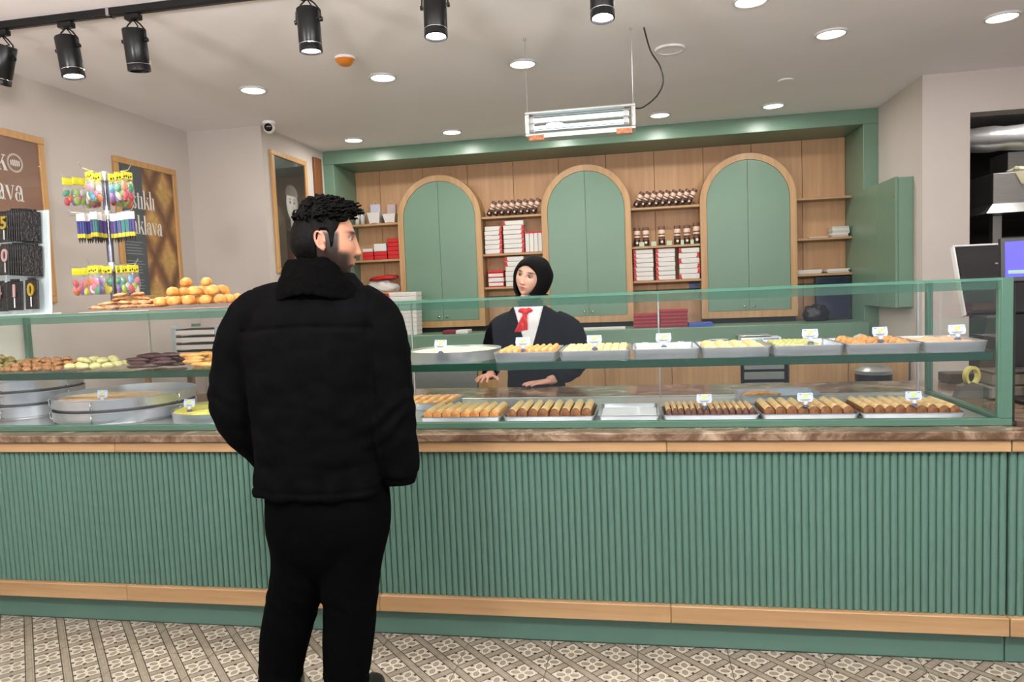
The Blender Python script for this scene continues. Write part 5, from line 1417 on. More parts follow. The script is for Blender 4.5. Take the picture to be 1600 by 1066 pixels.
def loft_z(secs, n=40):
    """sections (cx, cy, z, rx, ry, yaw, power): rounded-rectangle rings stacked along z"""
    R = []
    for cx, cy, z, rx, ry, yaw, pw in secs:
        r = []
        for k in range(n):
            a = 2*PI*k/n; c, s = math.cos(a), math.sin(a)
            u = rx*math.copysign(abs(c)**(2/pw), c); v = ry*math.copysign(abs(s)**(2/pw), s)
            r.append((cx+u*math.cos(yaw)-v*math.sin(yaw), cy+u*math.sin(yaw)+v*math.cos(yaw), z))
        R.append(r)
    return R
def spline(pts, sub=5):
    """Catmull-Rom through tuples"""
    out = []
    P = [pts[0]]+list(pts)+[pts[-1]]
    for i in range(1, len(P)-2):
        a, b, c, d = (np.array(P[k], float) for k in (i-1, i, i+1, i+2))
        for s in range(sub):
            t = s/sub
            out.append(tuple((.5*((2*b)+(-a+c)*t+(2*a-5*b+4*c-d)*t*t+(-a+3*b-3*c+d)*t**3)).tolist()))
    out.append(tuple(pts[-1])); return out
def limb(mb, pts, n=20, sub=5):
    q = spline(pts, sub)
    mb.tube([p[:3] for p in q], [p[3] for p in q], n)

def remesh(mb, voxel, smooth=2, fac=.5):
    me = mb.mesh('tmp', [], False)
    o = bpy.data.objects.new('tmp', me); COL.objects.link(o)
    m = o.modifiers.new('r', 'REMESH'); m.mode = 'VOXEL'; m.voxel_size = voxel; m.adaptivity = 0
    if smooth:
        s = o.modifiers.new('s', 'SMOOTH'); s.factor = fac; s.iterations = smooth
    dg = bpy.context.evaluated_depsgraph_get()
    res = bpy.data.meshes.new_from_object(o.evaluated_get(dg), depsgraph=dg)
    bpy.data.objects.remove(o); bpy.data.meshes.remove(me)
    res.polygons.foreach_set('use_smooth', [True]*len(res.polygons))
    return res
def displace(me, fn):
    me.update()
    n = len(me.vertices); co = np.empty(n*3); me.vertices.foreach_get('co', co)
    no = np.empty(n*3); me.vertices.foreach_get('normal', no)
    co = co.reshape(-1, 3); no = no.reshape(-1, 3)
    d = np.array([fn(c) for c in co])
    co += no*d[:, None]
    me.vertices.foreach_set('co', co.ravel()); me.update()
def shift(me, o):
    n = len(me.vertices); co = np.empty(n*3); me.vertices.foreach_get('co', co)
    co = co.reshape(-1, 3)-np.array(o); me.vertices.foreach_set('co', co.ravel()); me.update()
def paint(me, fn):
    at = me.color_attributes.new('Col', 'FLOAT_COLOR', 'POINT')
    cols = []
    for v in me.vertices: cols += [*lin(fn(v.co)), 1]
    at.data.foreach_set('color', cols)
def hang_on(name, me, r, mat, world=True):
    me.materials.clear(); me.materials.append(mat)
    if world: shift(me, ORG[r])
    o = put(name, me, r); ORG[o] = ORG[r]; return o

def hand(mb, M, mirror=1, curl=(.35, .45, .5, .55), spread=.10, thumb=(.9, .35), scale=1.0):
    """wrist at origin, fingers along +Y, palm facing -Z, thumb on the +X side (times mirror)"""
    S = M @ Matrix.Scale(scale, 4)
    T = lambda x, y, z: tuple(S @ Vector((x*mirror, y, z)))
    def palm_ring(y, rx, rz, x0, z0):
        return [T(x0+rx*math.cos(2*PI*k/18), y, z0+rz*math.sin(2*PI*k/18)) for k in range(18)]
    mb.rings([palm_ring(-.05, .025, .019, 0, 0), palm_ring(0, .026, .018, 0, 0), palm_ring(.03, .035, .016, .002, -.001), palm_ring(.065, .040, .014, .001, -.001), palm_ring(.088, .037, .011, 0, -.001)])
    base = ((.029, .082, .071, .0090), (.010, .089, .079, .0092), (-.0095, .086, .073, .0088), (-.0275, .077, .057, .0078))
    for k, (bx, by, L, r) in enumerate(base):
        a = (1.5-k)*spread; c = curl[k]
        p = Vector((bx, by-.02, -.001)); pts = [(*p, r*1.05)]
        p = Vector((bx, by, 0)); pts.append((*p, r*1.02))
        ang = c*.5
        for seg, fr in enumerate((.45, .30, .25)):
            d = Vector((math.sin(a)*math.cos(ang), math.cos(a)*math.cos(ang), -math.sin(ang)))
            p = p+d*L*fr; pts.append((*p, r*(.96, .90, .74)[seg])); ang += c
        q = [T(*x[:3]) for x in pts]
        mb.tube(q, [x[3]*scale for x in pts], 12)
    t0, t1 = thumb
    p = Vector((.022, .018, -.004)); pts = [(*p, .013)]
    for L, aa, dz, r in ((.038, t0, -.12, .0118), (.030, t0-t1, -.2, .0105), (.022, t0-2*t1, -.25, .0078)):
        d = Vector((math.sin(aa), math.cos(aa), dz)).normalized(); p = p+d*L; pts.append((*p, r))
    mb.tube([T(*x[:3]) for x in pts], [x[3]*scale for x in pts], 12)

def eye(r, Mh, sx, sc, gaze, nm='eye'):
    v, f = blob(.0118, .0118, .0118, 20, 16)
    c = Vector((sx*.0305, -.0722, .0115))
    Mx = Mh @ Matrix.Translation(c) 
    me = MB().add(v, f).mesh('eye', M_SKIN, True)
    def col(co):
        d = Vector(co).normalized(); k = d.dot(Vector((gaze[0], -1, gaze[1])).normalized())
        if d.z > .44 or d.z < -.40: return (176, 126, 104)
        if d.z > .24: return (26, 18, 16)
        if k > .93: return (12, 9, 8)
        if k > .78: return (40, 25, 16)
        return (142, 132, 126)
    paint(me, col)
    for vt in me.vertices: vt.co = Mx @ vt.co
    return hang_on(nm, me, r, M_EYE)
M_EYE = vcol('eyes', .15, .6)
M_JACKET = plain('black_suede', (7, 7, 8), .9, var=.25, vscale=18, bmp=.12, bscale=260, spec=.03)
M_FUR = plain('black_fleece', (6, 6, 6), .95, bmp=1.0, bscale=340, spec=.04)
M_TROUSER = plain('black_trousers', (6, 6, 7), .85, var=.12, vscale=20, bmp=.10, bscale=300, spec=.02)
M_HAIR = plain('black_hair', (8, 7, 6), .5, var=.3, vscale=90, bmp=.35, bscale=150, spec=.05, stretch=(1, 1, .5))
M_BLAZER = plain('black_blazer', (11, 12, 18), .75, var=.1, bmp=.08, bscale=400, spec=.06)
M_HIJAB = plain('black_scarf', (11, 10, 11), .8, bmp=.12, bscale=200, spec=.15)
M_SHIRT = plain('white_shirt', (228, 226, 228), .6, bmp=.05)
M_SCARFR = plain('red_satin', (206, 30, 34), .35, var=.12, vscale=30)
M_SHOE = plain('black_shoe', (14, 14, 14), .4)
M_STITCH = plain('seam_thread', (8, 8, 8), .9)

# ================= the man =================
MX, MY = -0.985, 2.10
man = root('person', (MX, MY, 0), 'person in a black jacket and trousers seen from behind, hands in pockets', 'person')
HC = Vector((-0.957, 2.105, 1.570))                       # head centre
HM = Matrix.Translation(HC) @ Euler((0, 0, math.radians(112))).to_matrix().to_4x4() @ Euler((math.radians(3), 0, 0)).to_matrix().to_4x4()
HMi = HM.inverted()
by = MY+.005
# ---- body: head, neck, trunk, arms with hands, legs, one surface
mb = MB()
hv, hf = head_local(.86, jaw=.27)
mb.add(hv, hf, M=HM)
limb(mb, [(-.985, 2.115, 1.36, .075), (-.972, 2.11, 1.43, .062), (-.962, 2.105, 1.50, .058), (-.958, 2.105, 1.56, .050)])
mb.rings(loft_z([(-.99, by, .78, .15, .10, 0, 2.4), (-.99, by, .95, .15, .095, 0, 2.4), (-.99, by, 1.15, .165, .10, 0, 2.4), (-.99, by, 1.30, .18, .10, 0, 2.4), (-.985, by, 1.38, .13, .08, 0, 2.2), (-.98, by, 1.43, .07, .06, 0, 2)]))
for pts in (([(-1.15, by, 1.36, .06), (-1.24, by, 1.30, .055), (-1.275, by-.01, 1.15, .048), (-1.27, by-.02, 1.03, .042), (-1.235, by+.015, .93, .034), (-1.205, by+.05, .85, .028)]),
            ([(-.83, by, 1.35, .06), (-.79, by, 1.28, .055), (-.77, by-.01, 1.13, .048), (-.762, by-.02, 1.01, .042), (-.766, by+.0, .91, .034), (-.795, by+.010, .845, .026)])):
    limb(mb, pts)
for wr, d, mr in (((-1.205, by+.05, .85), (.14, .18, -.9), -1), ((-.800, by+.010, .838), (-.32, .05, -.95), 1)):
    dv = Vector(d).normalized(); side = Vector((0, -1, 0)) ; zax = Vector((-1 if mr < 0 else 1, 0, 0))
    xa = dv.cross(zax).normalized(); zz = xa.cross(dv).normalized()
    Mh = Matrix(((xa.x, dv.x, zz.x, wr[0]), (xa.y, dv.y, zz.y, wr[1]), (xa.z, dv.z, zz.z, wr[2]), (0, 0, 0, 1)))
    hand(mb, Mh, 1 if mr < 0 else -1, (.25, .28, .3, .35), .04, (.5, .2), .98)
LEGL = [(-1.085, by, .80, .085), (-1.095, by+.005, .62, .080), (-1.125, by+.01, .45, .062), (-1.165, by+.015, .33, .055), (-1.20, by+.01, .18, .045), (-1.215, by, .07, .042)]
LEGR = [(-.895, by, .80, .085), (-.915, by+.005, .62, .080), (-.935, by+.01, .45, .062), (-.955, by+.012, .33, .055), (-.970, by+.01, .18, .045), (-.978, by, .07, .042)]
limb(mb, LEGL); limb(mb, LEGR)
me = remesh(mb, .0034, 1, .4)
SK = (170, 122, 97)
def man_col(co):
    p = HMi @ Vector(co); x, y, z = p
    c = list(SK)
    if z < -.15 or p.length > .19: return tuple(c)
    n = .5+.5*noise.noise(p*180)
    # beard: jaw, chin, moustache, sideburn
    jawline = z+.045+.30*max(0, y+.02)
    b = sm01((-.020-z+.25*max(0, y+.055))/.022) if y < .03 else 0
    cheek = sm01((y+.090)/.03)
    low = sm01((-.056-z)/.018)*(1-.8*gs(z, -.0605, .006)*gs(x, 0, .016))
    beard = max(low, b*cheek*(1 if z < .0 else 0))
    side = sm01((.030-abs(y+.018))/.012)*sm01((.04-z)/.02)*(1 if abs(x) > .05 else 0)
    must = gs(z, -.043, .006)*gs(x, 0, .024)*(1 if y < -.07 else 0)
    lip = gs(z, -.0585, .0075)*gs(x, 0, .019)*(1 if y < -.075 else 0)
    k = min(1, max(beard*.92, side*.97, must*.9))*(.84+.16*n)
    if z < -.13: k = 0
    c = [c[i]*(1-k)+(27, 22, 20)[i]*k for i in range(3)]
    c = [c[i]*(1-lip*.8)+(164, 96, 88)[i]*lip*.8 for i in range(3)]
    for sx in (-1, 1):
        br = gs(x, sx*.032, .017)*gs(z, .0315+.05*max(0, .03-abs(x)) , .0050)*(1 if y < -.05 else 0)
        c = [c[i]*(1-br)+(24, 18, 16)[i]*br for i in range(3)]
        ed = gs(x, sx*.031, .014)*gs(z, .0185, .0032)*(1 if y < -.05 else 0)*.7
        c = [c[i]*(1-ed)+(36, 22, 20)[i]*ed for i in range(3)]
    return tuple(c)
paint(me, man_col)
hang_on('body', me, man, M_SKIN)
for sx in (-1, 1): eye(man, HM, sx, 1, (0.0, -.05))
# ears
def ear(r, Mh, sx, colr):
    e = MB()
    M0 = Mh @ Matrix.Translation((sx*.0770, .006, .0035)) @ Euler((math.radians(-8), 0, sx*math.radians(22))).to_matrix().to_4x4() @ Matrix.Scale(.86, 4)
    # local: y back, z up, x outward
    rim = []
    for k in range(19):
        a = math.radians(-128+275*k/18)   # from the lobe round the back to the front
        rim.append((sx*(.010+.006*math.sin(a*.5)), .004+.0175*math.cos(a-.25), .0305*math.sin(a)*1.0, .0042 if k < 15 else .0034))
    rr = [(p[0], p[1], p[2]) for p in rim]
    e.tube(rr, [p[3] for p in rim], 10, M=M0)
    v, f = blob(.007, .0165, .029, 16, 12); e.add(v, f, M=M0 @ Matrix.Translation((sx*.001, .003, 0)))
    v, f = blob(.0065, .0085, .0105, 12, 10); e.add(v, f, M=M0 @ Matrix.Translation((sx*.007, -.001, -.0285)))
    e.tube([(sx*.008, .012, -.016), (sx*.0105, .0095, .002), (sx*.009, .004, .014)], [.0036, .004, .0036], 8, M=M0)
    v, f = blob(.0055, .0045, .007, 10, 8); e.add(v, f, M=M0 @ Matrix.Translation((sx*.008, -.0115, -.006)))
    me = remesh(e, .0016, 2, .5)
    Mi = M0.inverted()
    def col(co):
        p = Mi @ Vector(co)
        k = sm01((.0065-sx*p.x)/.005)*(1 if ((p.y-.001)/.012)**2+((p.z+.002)/.020)**2 < 1 else 0)
        red = .35+.65*sm01(-p.z/.03)
        c = (184-10*red, 124-16*red, 102-12*red)
        return tuple(c[i]*(1-.40*k) for i in range(3))
    paint(me, col)
    return hang_on('ear', me, r, M_SKIN)
for sx in (-1, 1): ear(man, HM, sx, SK)
# hair: a cap that follows the skull, thick and tousled on top, short at the nape
hx = MB()
capv = []; capmask = []
nu, nv = 96, 60
def hairline(ph, th):
    """lowest theta (from crown) that still carries hair, for azimuth ph (0 = face)"""
    a = abs(ph)
    if a < .95: return math.radians(47+11*sm01(a/.95))
    if a < 1.22: return math.radians(58+16*sm01((a-.95)/.27))
    if a < 1.38: return math.radians(74+26*sm01((a-1.22)/.12))
    if a < 1.46: return math.radians(100-26*sm01((a-1.38)/.08))
    if a < 1.72: return math.radians(74)
    return math.radians(74+60*sm01((a-1.72)/.22))
R = []
for i in range(nv+1):
    row = []
    for j in range(nu):
        ph = -PI+2*PI*j/nu
        lim = hairline(ph, 0)
        th = lim*1.03*i/nv
        x = .0765*math.sin(th)*math.sin(ph); y = -.097*math.sin(th)*math.cos(ph); z = .116*math.cos(th)
        t = sm01((-z-.005)/.115)
        x *= 1-.27*t**1.25
        if y > 0: y *= 1-.45*t
        d = Vector((x/.0765**2, y/.097**2, z/.116**2)).normalized()
        fr = i/nv
        top = sm01((1.15-th)/.8)
        thick = .007+.020*top+.008*sm01((-y-.02)/.05)*top
        if abs(ph) > 2.2: thick += .004
        edge = sm01((1.0-fr)/.10)
        nz = noise.noise(Vector((x*55, y*55, z*30)))+.5*noise.noise(Vector((x*130, y*130, z*60)))
        thick = thick*(1+.55*nz*top+.15*nz)*edge-.003*(1-edge)
        row.append((x+d.x*thick, y+d.y*thick, z+d.z*thick))
    R.append(row)
hx.rings(R, cap=False, M=HM)
random.seed(5)
for k in range(640):          # tufts on top, combed forward and up
    th = random.uniform(.0, 1.05); ph = random.uniform(-PI, PI)
    if th > hairline(ph, 0)*.95: continue
    x = .0765*math.sin(th)*math.sin(ph); y = -.097*math.sin(th)*math.cos(ph); z = .116*math.cos(th)
    d = Vector((x/.0765**2, y/.097**2, z/.116**2)).normalized()
    p0 = Vector((x, y, z))+d*.012
    fwd = (Vector((random.uniform(-.7, .7), -1 if y < .03 else -.2, random.uniform(-.25, .45)))).normalized()
    L = random.uniform(.016, .030)*(1.15 if y < -.03 else .9)
    p1 = p0+d*L*.55+fwd*L*.35; p2 = p1+fwd*L*.55+d*L*.05; p3 = p2+fwd*L*.25-d*L*.28
    hx.tube([p0, p1, p2, p3], [.0042, .0038, .0028, .0008], 6, M=HM)
me = hx.mesh('hair', M_HAIR, True); hang_on('hair', me, man, M_HAIR)

# ---- jacket
jk = MB()
T = [  # cx, z, rx, ry
 (-1.020, .775, .222, .150), (-1.018, .81, .218, .150), (-1.014, .88, .212, .150), (-1.008, .98, .212, .152), (-1.006, 1.10, .224, .156), (-1.004, 1.20, .236, .156), (-1.000, 1.29, .236, .148), (-.995, 1.36, .205, .132), (-.985, 1.415, .150, .112), (-.972, 1.455, .105, .098), (-.966, 1.475, .088, .088)]
secs = [(cx, by+(.005 if z < .9 else 0), z, rx, ry, 0, 2.5) for cx, z, rx, ry in spline(T, 3)]
jk.rings(loft_z(secs, 48))
limb(jk, [(-1.08, by, 1.375, .088), (-1.20, by, 1.345, .092), (-1.262, by, 1.255, .088), (-1.288, by-.008, 1.14, .084), (-1.292, by-.016, 1.06, .083), (-1.275, by+.0, .985, .074), (-1.245, by+.03, .915, .062), (-1.225, by+.045, .872, .056)])
limb(jk, [(-.88, by, 1.365, .088), (-.815, by, 1.315, .092), (-.790, by, 1.235, .088), (-.780, by-.010, 1.13, .084), (-.774, by-.016, 1.04, .084), (-.768, by-.010, .955, .080), (-.760, by+.0, .885, .072), (-.758, by+.008, .835, .064)])
me = remesh(jk, .0075, 6, .5)
def jwr(c):
    x, y, z = c
    v = Vector((x, y, z))
    d = .0045*noise.noise(Vector((x*7, y*7, z*13)))+.0025*noise.noise(Vector((x*18, y*18, z*30)))
    for ax, az, sg_ in ((-1.30, 1.05, 1), (-.765, 1.02, -1)):            # elbow folds
        r2 = math.exp(-((x-ax)/.09)**2-((z-az)/.11)**2)
        d += .0055*r2*math.sin((z*1.0+sg_*x*.8)*95+5*noise.noise(v*7))*(.5+noise.noise(v*11))
    # gathered hem and side drag lines
    hem = math.exp(-((z-.80)/.06)**2); d += .004*hem*math.sin(x*60+3*noise.noise(v*6))
    # back yoke seam and sleeve seams
    if y < by: d -= .006*math.exp(-((z-(1.315-.10*abs(x+1.0)**1.5))/.0065)**2)*(1 if abs(x+1.0) < .215 else 0)
    if z > .80: d -= .005*math.exp(-((abs(x+1.003)-(.205+.02*sm01((1.3-z)/.4)))/.007)**2)*(1 if y < by else 0)
    if z < .79: d -= .002
    d -= .004*math.exp(-((z-.805)/.006)**2)*(1 if abs(x+1.01) < .225 else 0)
    return d
displace(me, jwr)
hang_on('jacket', me, man, M_JACKET)
for cx, cz, cy, nm, ang in ((-1.222, .868, by+.046, 'cuff', .35), (-.757, .828, by+.008, 'cuff', -.03)):
    q = MB()
    dv = Vector((.14, .10, -.9)).normalized() if cx < -1 else Vector((0, .05, -1)).normalized()
    c0 = Vector((cx, cy, cz))
    q.tube([tuple(c0-dv*.02), tuple(c0), tuple(c0+dv*.024), tuple(c0+dv*.026)], [.058, .0575, .050, .042], 24)
    m2 = remesh(q, .006, 3); displace(m2, lambda c: .002*noise.noise(Vector(c)*30)); hang_on(nm, m2, man, M_JACKET)
# fleece collar
cl = MB(); rings = []
for k in range(40):
    a = 2*PI*k/40                    # a = 0 : toward +X
    ca, sa = math.cos(a), math.sin(a)
    rx, ry = .098, .094
    front = sm01((ca*.85+sa*.35-.15)/.75)          # opens low toward the face
    zb = 1.412-.028*abs(ca); zt = 1.522-.085*front
    o = Vector((-.975+.012*front, by, 0))
    ring = []
    for t, off in ((0, .040), (.35, .036), (.75, .020), (1.0, .006), (1.02, -.008), (.7, -.016), (.3, -.010), (0, .006)):
        z = zb+(zt-zb)*t
        lean = (1-t)*.012
        ring.append((o.x+(rx+off+lean)*ca, o.y+(ry+off+lean)*sa, z))
    rings.append(ring)
cl.rings(rings, closed=True)
me = remesh(cl, .006, 3)
displace(me, lambda c: .0035*noise.noise(Vector(c)*70)+.004*noise.noise(Vector(c)*22))
hang_on('fleece_collar', me, man, M_FUR)
# ---- trousers
tr = MB()
tr.rings(loft_z([(-1.0, by, .86, .165, .118, 0, 2.4), (-1.0, by, .80, .192, .128, 0, 2.4), (-1.003, by, .72, .205, .130, 0, 2.5), (-1.006, by, .64, .194, .124, 0, 2.5), (-1.010, by, .58, .170, .108, 0, 2.3), (-1.012, by, .53, .120, .085, 0, 2), (-1.014, by, .49, .05, .05, 0, 2)], 40))
limb(tr, [(-1.095, by, .80, .110), (-1.103, by, .68, .110), (-1.108, by+.002, .57, .098), (-1.125, by+.005, .47, .092), (-1.163, by+.008, .36, .086), (-1.192, by+.008, .25, .080), (-1.215, by+.004, .13, .070), (-1.220, by, .055, .068)], 26)
limb(tr, [(-.905, by, .80, .110), (-.905, by, .68, .108), (-.928, by+.002, .57, .100), (-.945, by+.005, .46, .094), (-.953, by+.008, .36, .087), (-.966, by+.008, .25, .082), (-.976, by+.004, .13, .072), (-.980, by, .055, .068)], 26)
me = remesh(tr, .0075, 14, .5)
def twr(c):
    x, y, z = c; v = Vector((x, y, z))
    d = .0035*noise.noise(Vector((x*9, y*9, z*9)))
    for kx, kz in ((-1.15, .40), (-.95, .40)): d += .0045*math.exp(-((x-kx)/.1)**2-((z-kz)/.08)**2)*math.sin(z*85+x*60+5*noise.noise(v*8))*(.4+noise.noise(v*12))
    for kx in (-1.218, -.978): d += .0045*math.exp(-((x-kx)/.1)**2-((z-.11)/.06)**2)*math.sin(z*120+x*30)
    return d
displace(me, twr); hang_on('trousers', me, man, M_TROUSER)
for fx, a, i in ((-1.215, .25, 0), (-.978, -.2, 1)):
    q = MB(); dx = -math.sin(a)
    limb(q, [(fx-dx*.05, by-.055, .045, .038), (fx, by, .050, .048), (fx+dx*.08, by+.09, .042, .050), (fx+dx*.15, by+.165, .034, .040), (fx+dx*.17, by+.195, .030, .028)], 20)
    q.v = [(x, y, max(z, .001)) for x, y, z in q.v]
    hang_on('shoe', remesh(q, .006, 3), man, M_SHOE)

# ================= the woman =================
WX, WY = -0.61, 4.10
wm = root('person', (WX, WY, 0), 'person in a black headscarf and blazer with a red neck bow behind the counter', 'person')
WS = 1.0
WC = Vector((-.602, 4.06, 1.468))
WM = Matrix.Translation(WC) @ Euler((0, math.radians(15), math.radians(-14)), 'XYZ').to_matrix().to_4x4() @ Euler((math.radians(2), 0, 0)).to_matrix().to_4x4() @ Matrix.Scale(WS, 4)
WMi = WM.inverted()
mb = MB()
hv, hf = head_local(.88, jaw=.36); mb.add(hv, hf, M=WM)
limb(mb, [(-.61, 4.12, 1.18, .07), (-.61, 4.115, 1.27, .055), (-.608, 4.10, 1.34, .050), (-.603, 4.085, 1.42, .045)])
mb.rings(loft_z([(-.60, 4.16, .55, .14, .10, 0, 2.3), (-.60, 4.16, .75, .15, .10, 0, 2.3), (-.60, 4.15, .95, .13, .09, 0, 2.3), (-.60, 4.14, 1.10, .14, .095, 0, 2.3), (-.60, 4.13, 1.20, .14, .085, 0, 2.2), (-.605, 4.125, 1.26, .08, .06, 0, 2)]))
limb(mb, [(-.74, 4.13, 1.20, .05), (-.82, 4.13, 1.12, .044), (-.855, 4.13, 1.02, .038), (-.850, 4.06, .945, .031), (-.846, 3.985, .912, .025)])
limb(mb, [(-.46, 4.13, 1.19, .05), (-.365, 4.13, 1.10, .044), (-.345, 4.12, .99, .038), (-.405, 4.02, .91, .031), (-.500, 3.930, .880, .025)])
limb(mb, [(-.68, 4.16, .62, .09), (-.68, 4.16, .35, .06), (-.68, 4.17, .08, .04)]); limb(mb, [(-.52, 4.16, .62, .09), (-.52, 4.16, .35, .06), (-.52, 4.17, .08, .04)])
def hand_at(mb, wrist, fwd, up, mirror, **kw):
    f = Vector(fwd).normalized(); u = Vector(up); u = (u-f*u.dot(f)).normalized(); x = f.cross(u).normalized()
    Mh = Matrix(((x.x, f.x, u.x, wrist[0]), (x.y, f.y, u.y, wrist[1]), (x.z, f.z, u.z, wrist[2]), (0, 0, 0, 1)))
    hand(mb, Mh, mirror, **kw)
# her right hand (beside the man): fingers spread over the edge; her left hand flat on the marble
hand_at(mb, (-.846, 3.985, .915), (-.25, -.95, -.05), (0, -.25, 1), -1, curl=(.26, .24, .26, .34), spread=.20, thumb=(1.15, .35), scale=.92)
hand_at(mb, (-.500, 3.930, .878), (-.86, -.48, -.04), (.0, -.10, 1), 1, curl=(.09, .08, .09, .12), spread=.10, thumb=(.75, .25), scale=.92)
me = remesh(mb, .0034, 1, .4)
WSK = (222, 180, 158)
def wom_col(co):
    p = WMi @ Vector(co); x, y, z = p
    c = list(WSK)
    if p.length > .17: return (206, 152, 134)
    lip = gs(z, -.0585, .0085)*gs(x, 0, .018)*(1 if y < -.07 else 0)
    c = [c[i]*(1-lip*.95)+(176, 88, 82)[i]*lip*.95 for i in range(3)]
    line = gs(z, -.0583, .0020)*gs(x, 0, .020)*(1 if y < -.07 else 0)*.6
    c = [c[i]*(1-line)+(110, 50, 48)[i]*line for i in range(3)]
    for sx in (-1, 1):
        blush = gs(x, sx*.045, .02)*gs(z, -.022, .02)*.25
        c = [c[i]*(1-blush)+(224, 150, 130)[i]*blush for i in range(3)]
        br = gs(x, sx*.033, .016)*gs(z, .0335-.10*max(0, abs(x)-.036), .0042)*(1 if y < -.04 else 0)
        c = [c[i]*(1-br)+(38, 26, 22)[i]*br for i in range(3)]
        ed = gs(x, sx*.031, .0135)*gs(z, .0190-14*(abs(x)-.031)**2, .0040)*(1 if y < -.04 else 0)
        c = [c[i]*(1-ed*.9)+(30, 20, 20)[i]*ed*.9 for i in range(3)]
        sh = gs(x, sx*.031, .017)*gs(z, .012, .011)*.30
        c = [c[i]*(1-sh)+(150, 100, 86)[i]*sh for i in range(3)]
        ns = gs(x, sx*.007, .0035)*gs(z, -.0385, .003)*.7
        c = [c[i]*(1-ns)+(120, 70, 60)[i]*ns for i in range(3)]
    return tuple(c)
paint(me, wom_col); hang_on('body', me, wm, M_SKIN)
for sx in (-1, 1): eye(wm, WM, sx, WS, (-.28, -.05))
# headscarf: hood from the face oval back round the head, then neck wrap
hj = MB(); rings = []
NA = 56
def oval(a):
    """face opening, a=0 at the top, in head coordinates (x, z)"""
    c, s = math.cos(a), math.sin(a)
    z = .078*c-.008 if c > 0 else .104*c-.008
    x = .0665*s*(1-.14*max(0, -c))
    if c > .6: x *= 1-.18*sm01((c-.6)/.4)
    return x, z
def outl(a):
    c, s = math.cos(a), math.sin(a)
    return (.122 if s > 0 else .100)*s, (.122*c if c > 0 else .145*c)
prof = ((0.0, -.078, 0.0), (.02, -.088, .10), (.10, -.086, .30), (.32, -.062, .62), (.55, -.030, .85), (.75, .010, 1.0), (.88, .055, 1.0), (.95, .090, .84), (.985, .112, .55), (1.0, .122, .22), (1.0, .124, .02))
for s_, yy, w in prof:
    ring = []
    for k in range(NA):
        a = 2*PI*k/NA; ox, oz = oval(a); ux, uz = outl(a)
        back = yy > .02
        x = ox*(1-w)+ux*w if not back else ux*w
        z = oz*(1-w)+uz*w if not back else uz*w+.008
        y = yy
        if not back:
            # the opening hugs the cheeks: sides and chin lie further back than the brow
            y += (.030*abs(math.sin(a))**2+(.012 if math.cos(a) < 0 else .0)*abs(math.cos(a)))*(1-s_)*(1 if yy < 0 else 0)
            y -= .006*max(0, math.cos(a))*(1-s_)
        f = .0022*math.sin(7*a+5*s_)*w
        ring.append((x+f, y, z+f))
    rings.append(ring)
V = [p for r in rings for p in r]
hj.rings(rings, cap=False, M=WM)
me = hj.mesh('headscarf', M_HIJAB, True)
o = hang_on('headscarf', me, wm, M_HIJAB)
sd_ = o.modifiers.new('thickness', 'SOLIDIFY'); sd_.thickness = .004; sd_.offset = 0
ss = o.modifiers.new('soft', 'SUBSURF'); ss.levels = 1; ss.render_levels = 1
nk = MB()
limb(nk, [(-.612, 4.125, 1.235, .090), (-.613, 4.115, 1.27, .080), (-.613, 4.095, 1.30, .072), (-.612, 4.09, 1.335, .070)], 36)
me = remesh(nk, .005, 3)
displace(me, lambda c: .004*math.sin(c[2]*150+c[0]*60)+.003*noise.noise(Vector(c)*25)); hang_on('neck_wrap', me, wm, M_HIJAB)
# blazer
bz = MB()
bz.rings(loft_z([(-.605, 4.17, .60, .185, .130, 0, 2.4), (-.605, 4.165, .74, .180, .128, 0, 2.4), (-.605, 4.16, .88, .168, .120, 0, 2.4), (-.603, 4.15, 1.00, .172, .118, 0, 2.4), (-.602, 4.14, 1.10, .190, .120, 0, 2.4), (-.600, 4.135, 1.19, .200, .112, 0, 2.3), (-.602, 4.13, 1.245, .165, .095, 0, 2.2), (-.605, 4.125, 1.285, .105, .080, 0, 2), (-.607, 4.12, 1.30, .085, .07, 0, 2)], 44))
limb(bz, [(-.72, 4.13, 1.205, .078), (-.800, 4.13, 1.165, .080), (-.838, 4.13, 1.08, .073), (-.858, 4.11, 1.005, .068), (-.855, 4.055, .948, .056), (-.850, 4.000, .920, .044)])
limb(bz, [(-.48, 4.13, 1.195, .080), (-.398, 4.13, 1.150, .082), (-.360, 4.13, 1.06, .076), (-.352, 4.105, .975, .070), (-.395, 4.02, .918, .056), (-.470, 3.945, .896, .043)])
me = remesh(bz, .0065, 5, .5)
def bwr(c):
    x, y, z = c; v = Vector((x, y, z))
    d = .003*noise.noise(v*14)+.002*noise.noise(v*35)
    for ax, az in ((-.86, 1.0), (-.355, .97)): d += .005*math.exp(-((x-ax)/.08)**2-((z-az)/.09)**2)*math.sin(z*130+x*60)
    return d
displace(me, bwr); hang_on('blazer', me, wm, M_BLAZER)
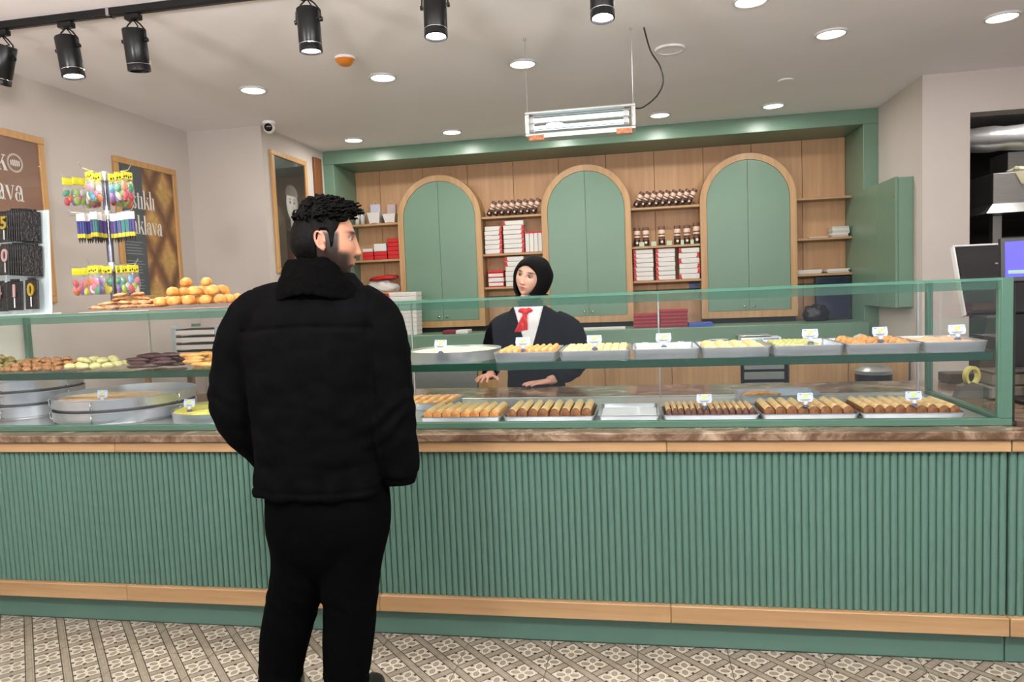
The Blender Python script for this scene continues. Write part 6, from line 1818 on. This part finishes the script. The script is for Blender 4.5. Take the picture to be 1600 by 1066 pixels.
# shirt front with collar points, a shallow V standing just proud of the blazer
def chest(x, z): 
    t = max(0, min(1, (z-1.0)/.285)); rx = .19-.02*abs(t-.5); ry = .120-.035*t**2
    u = min(1, abs(x+.604)/rx)
    return 4.145-.015*t-ry*(1-u**2.4)**(1/2.4)
sh = MB(); rows = 14; colsn = 8
for sgn_ in (1,):
    vs = []; fs = []
    for i in range(rows+1):
        z = 1.30-.27*i/rows
        hw = .082*(1-i/rows)**.8+.004
        for j in range(colsn+1):
            x = -.612-hw+2*hw*j/colsn
            vs.append((x, chest(x, z)-.020-.006*(1-i/rows), z))
    fs = [(i*(colsn+1)+j, i*(colsn+1)+j+1, (i+1)*(colsn+1)+j+1, (i+1)*(colsn+1)+j) for i in range(rows) for j in range(colsn)]
    sh.add(vs, fs)
me = sh.mesh('shirt', M_SHIRT, True); o = hang_on('shirt', me, wm, M_SHIRT)
t_ = o.modifiers.new('thickness', 'SOLIDIFY'); t_.thickness = .006; t_.offset = -1
for s in (-1, 1):
    lp = MB()
    pts = [(-.612+s*.070, 1.315), (-.612+s*.108, 1.285), (-.612+s*.085, 1.235), (-.612+s*.004, 1.030), (-.612+s*.010, 1.020), (-.612+s*.055, 1.130)] if s else None
    pts = [(-.612+s*.088, 1.305), (-.612+s*.118, 1.275), (-.612+s*.125, 1.205), (-.612+s*.098, 1.195), (-.612+s*.110, 1.180), (-.612+s*.006, 1.005), (-.612+s*.004, 1.030), (-.612+s*.050, 1.170)]
    q = [(x, chest(x, z)-.032, z) for x, z in pts]; q2 = [(x, y+.012, z) for x, y, z in q]; n = len(q)
    lp.add(q+q2, [tuple(range(n)), tuple(range(n, 2*n))[::-1]]+[(k, (k+1) % n, n+(k+1) % n, n+k) for k in range(n)])
    hang_on('lapel', lp.mesh('lapel', M_BLAZER), wm, M_BLAZER)
# red neck bow
bw = MB()
kz = 1.272; ky = chest(-.625, 1.26)-.040
v, f = blob(.020, .016, .020, 16, 12, .2, 30, 1); bw.add(v, f, M=Matrix.Translation((-.628, ky, kz)))
for s, dx, L in ((-1, -.048, .105), (1, -.008, .095)):
    rg = []
    for k in range(8):
        t = k/7; w = .011+.010*t; z = kz-.010-L*t; x = -.630+dx*t
        wob = .004*math.sin(9*t)
        rg.append([(x-w, ky-.004+wob, z), (x-w*.4, ky-.014-wob, z), (x+w*.3, ky-.006+wob, z), (x+w, ky-.013, z), (x+w, ky+.000, z), (x, ky+.004, z), (x-w, ky+.004, z)])
    bw.rings(rg)
for s in (-1, 1):
    v, f = blob(.020, .012, .014, 16, 10, .3, 30, 3); bw.add(v, f, M=Matrix.Translation((-.628+s*.022, ky+.004, kz+.008)) @ Euler((0, s*.25, 0)).to_matrix().to_4x4())
me = remesh(bw, .003, 3); displace(me, lambda c: .0015*noise.noise(Vector(c)*90)); hang_on('neck_bow', me, wm, M_SCARFR)
sk = MB(); sk.rings(loft_z([(-.605, 4.17, .66, .178, .128, 0, 2.4), (-.605, 4.17, .45, .19, .135, 0, 2.4), (-.605, 4.17, .12, .215, .15, 0, 2.3)], 40))
hang_on('skirt', sk.mesh('skirt', M_BLAZER, True), wm, M_BLAZER)
for fx in (-.68, -.52):
    q = MB(); limb(q, [(fx, 4.20, .045, .036), (fx, 4.14, .048, .042), (fx, 4.06, .040, .042), (fx, 4.00, .032, .030)], 18); q.v = [(x, y, max(z, .001)) for x, y, z in q.v]
    hang_on('shoe', remesh(q, .006, 2), wm, M_SHOE)
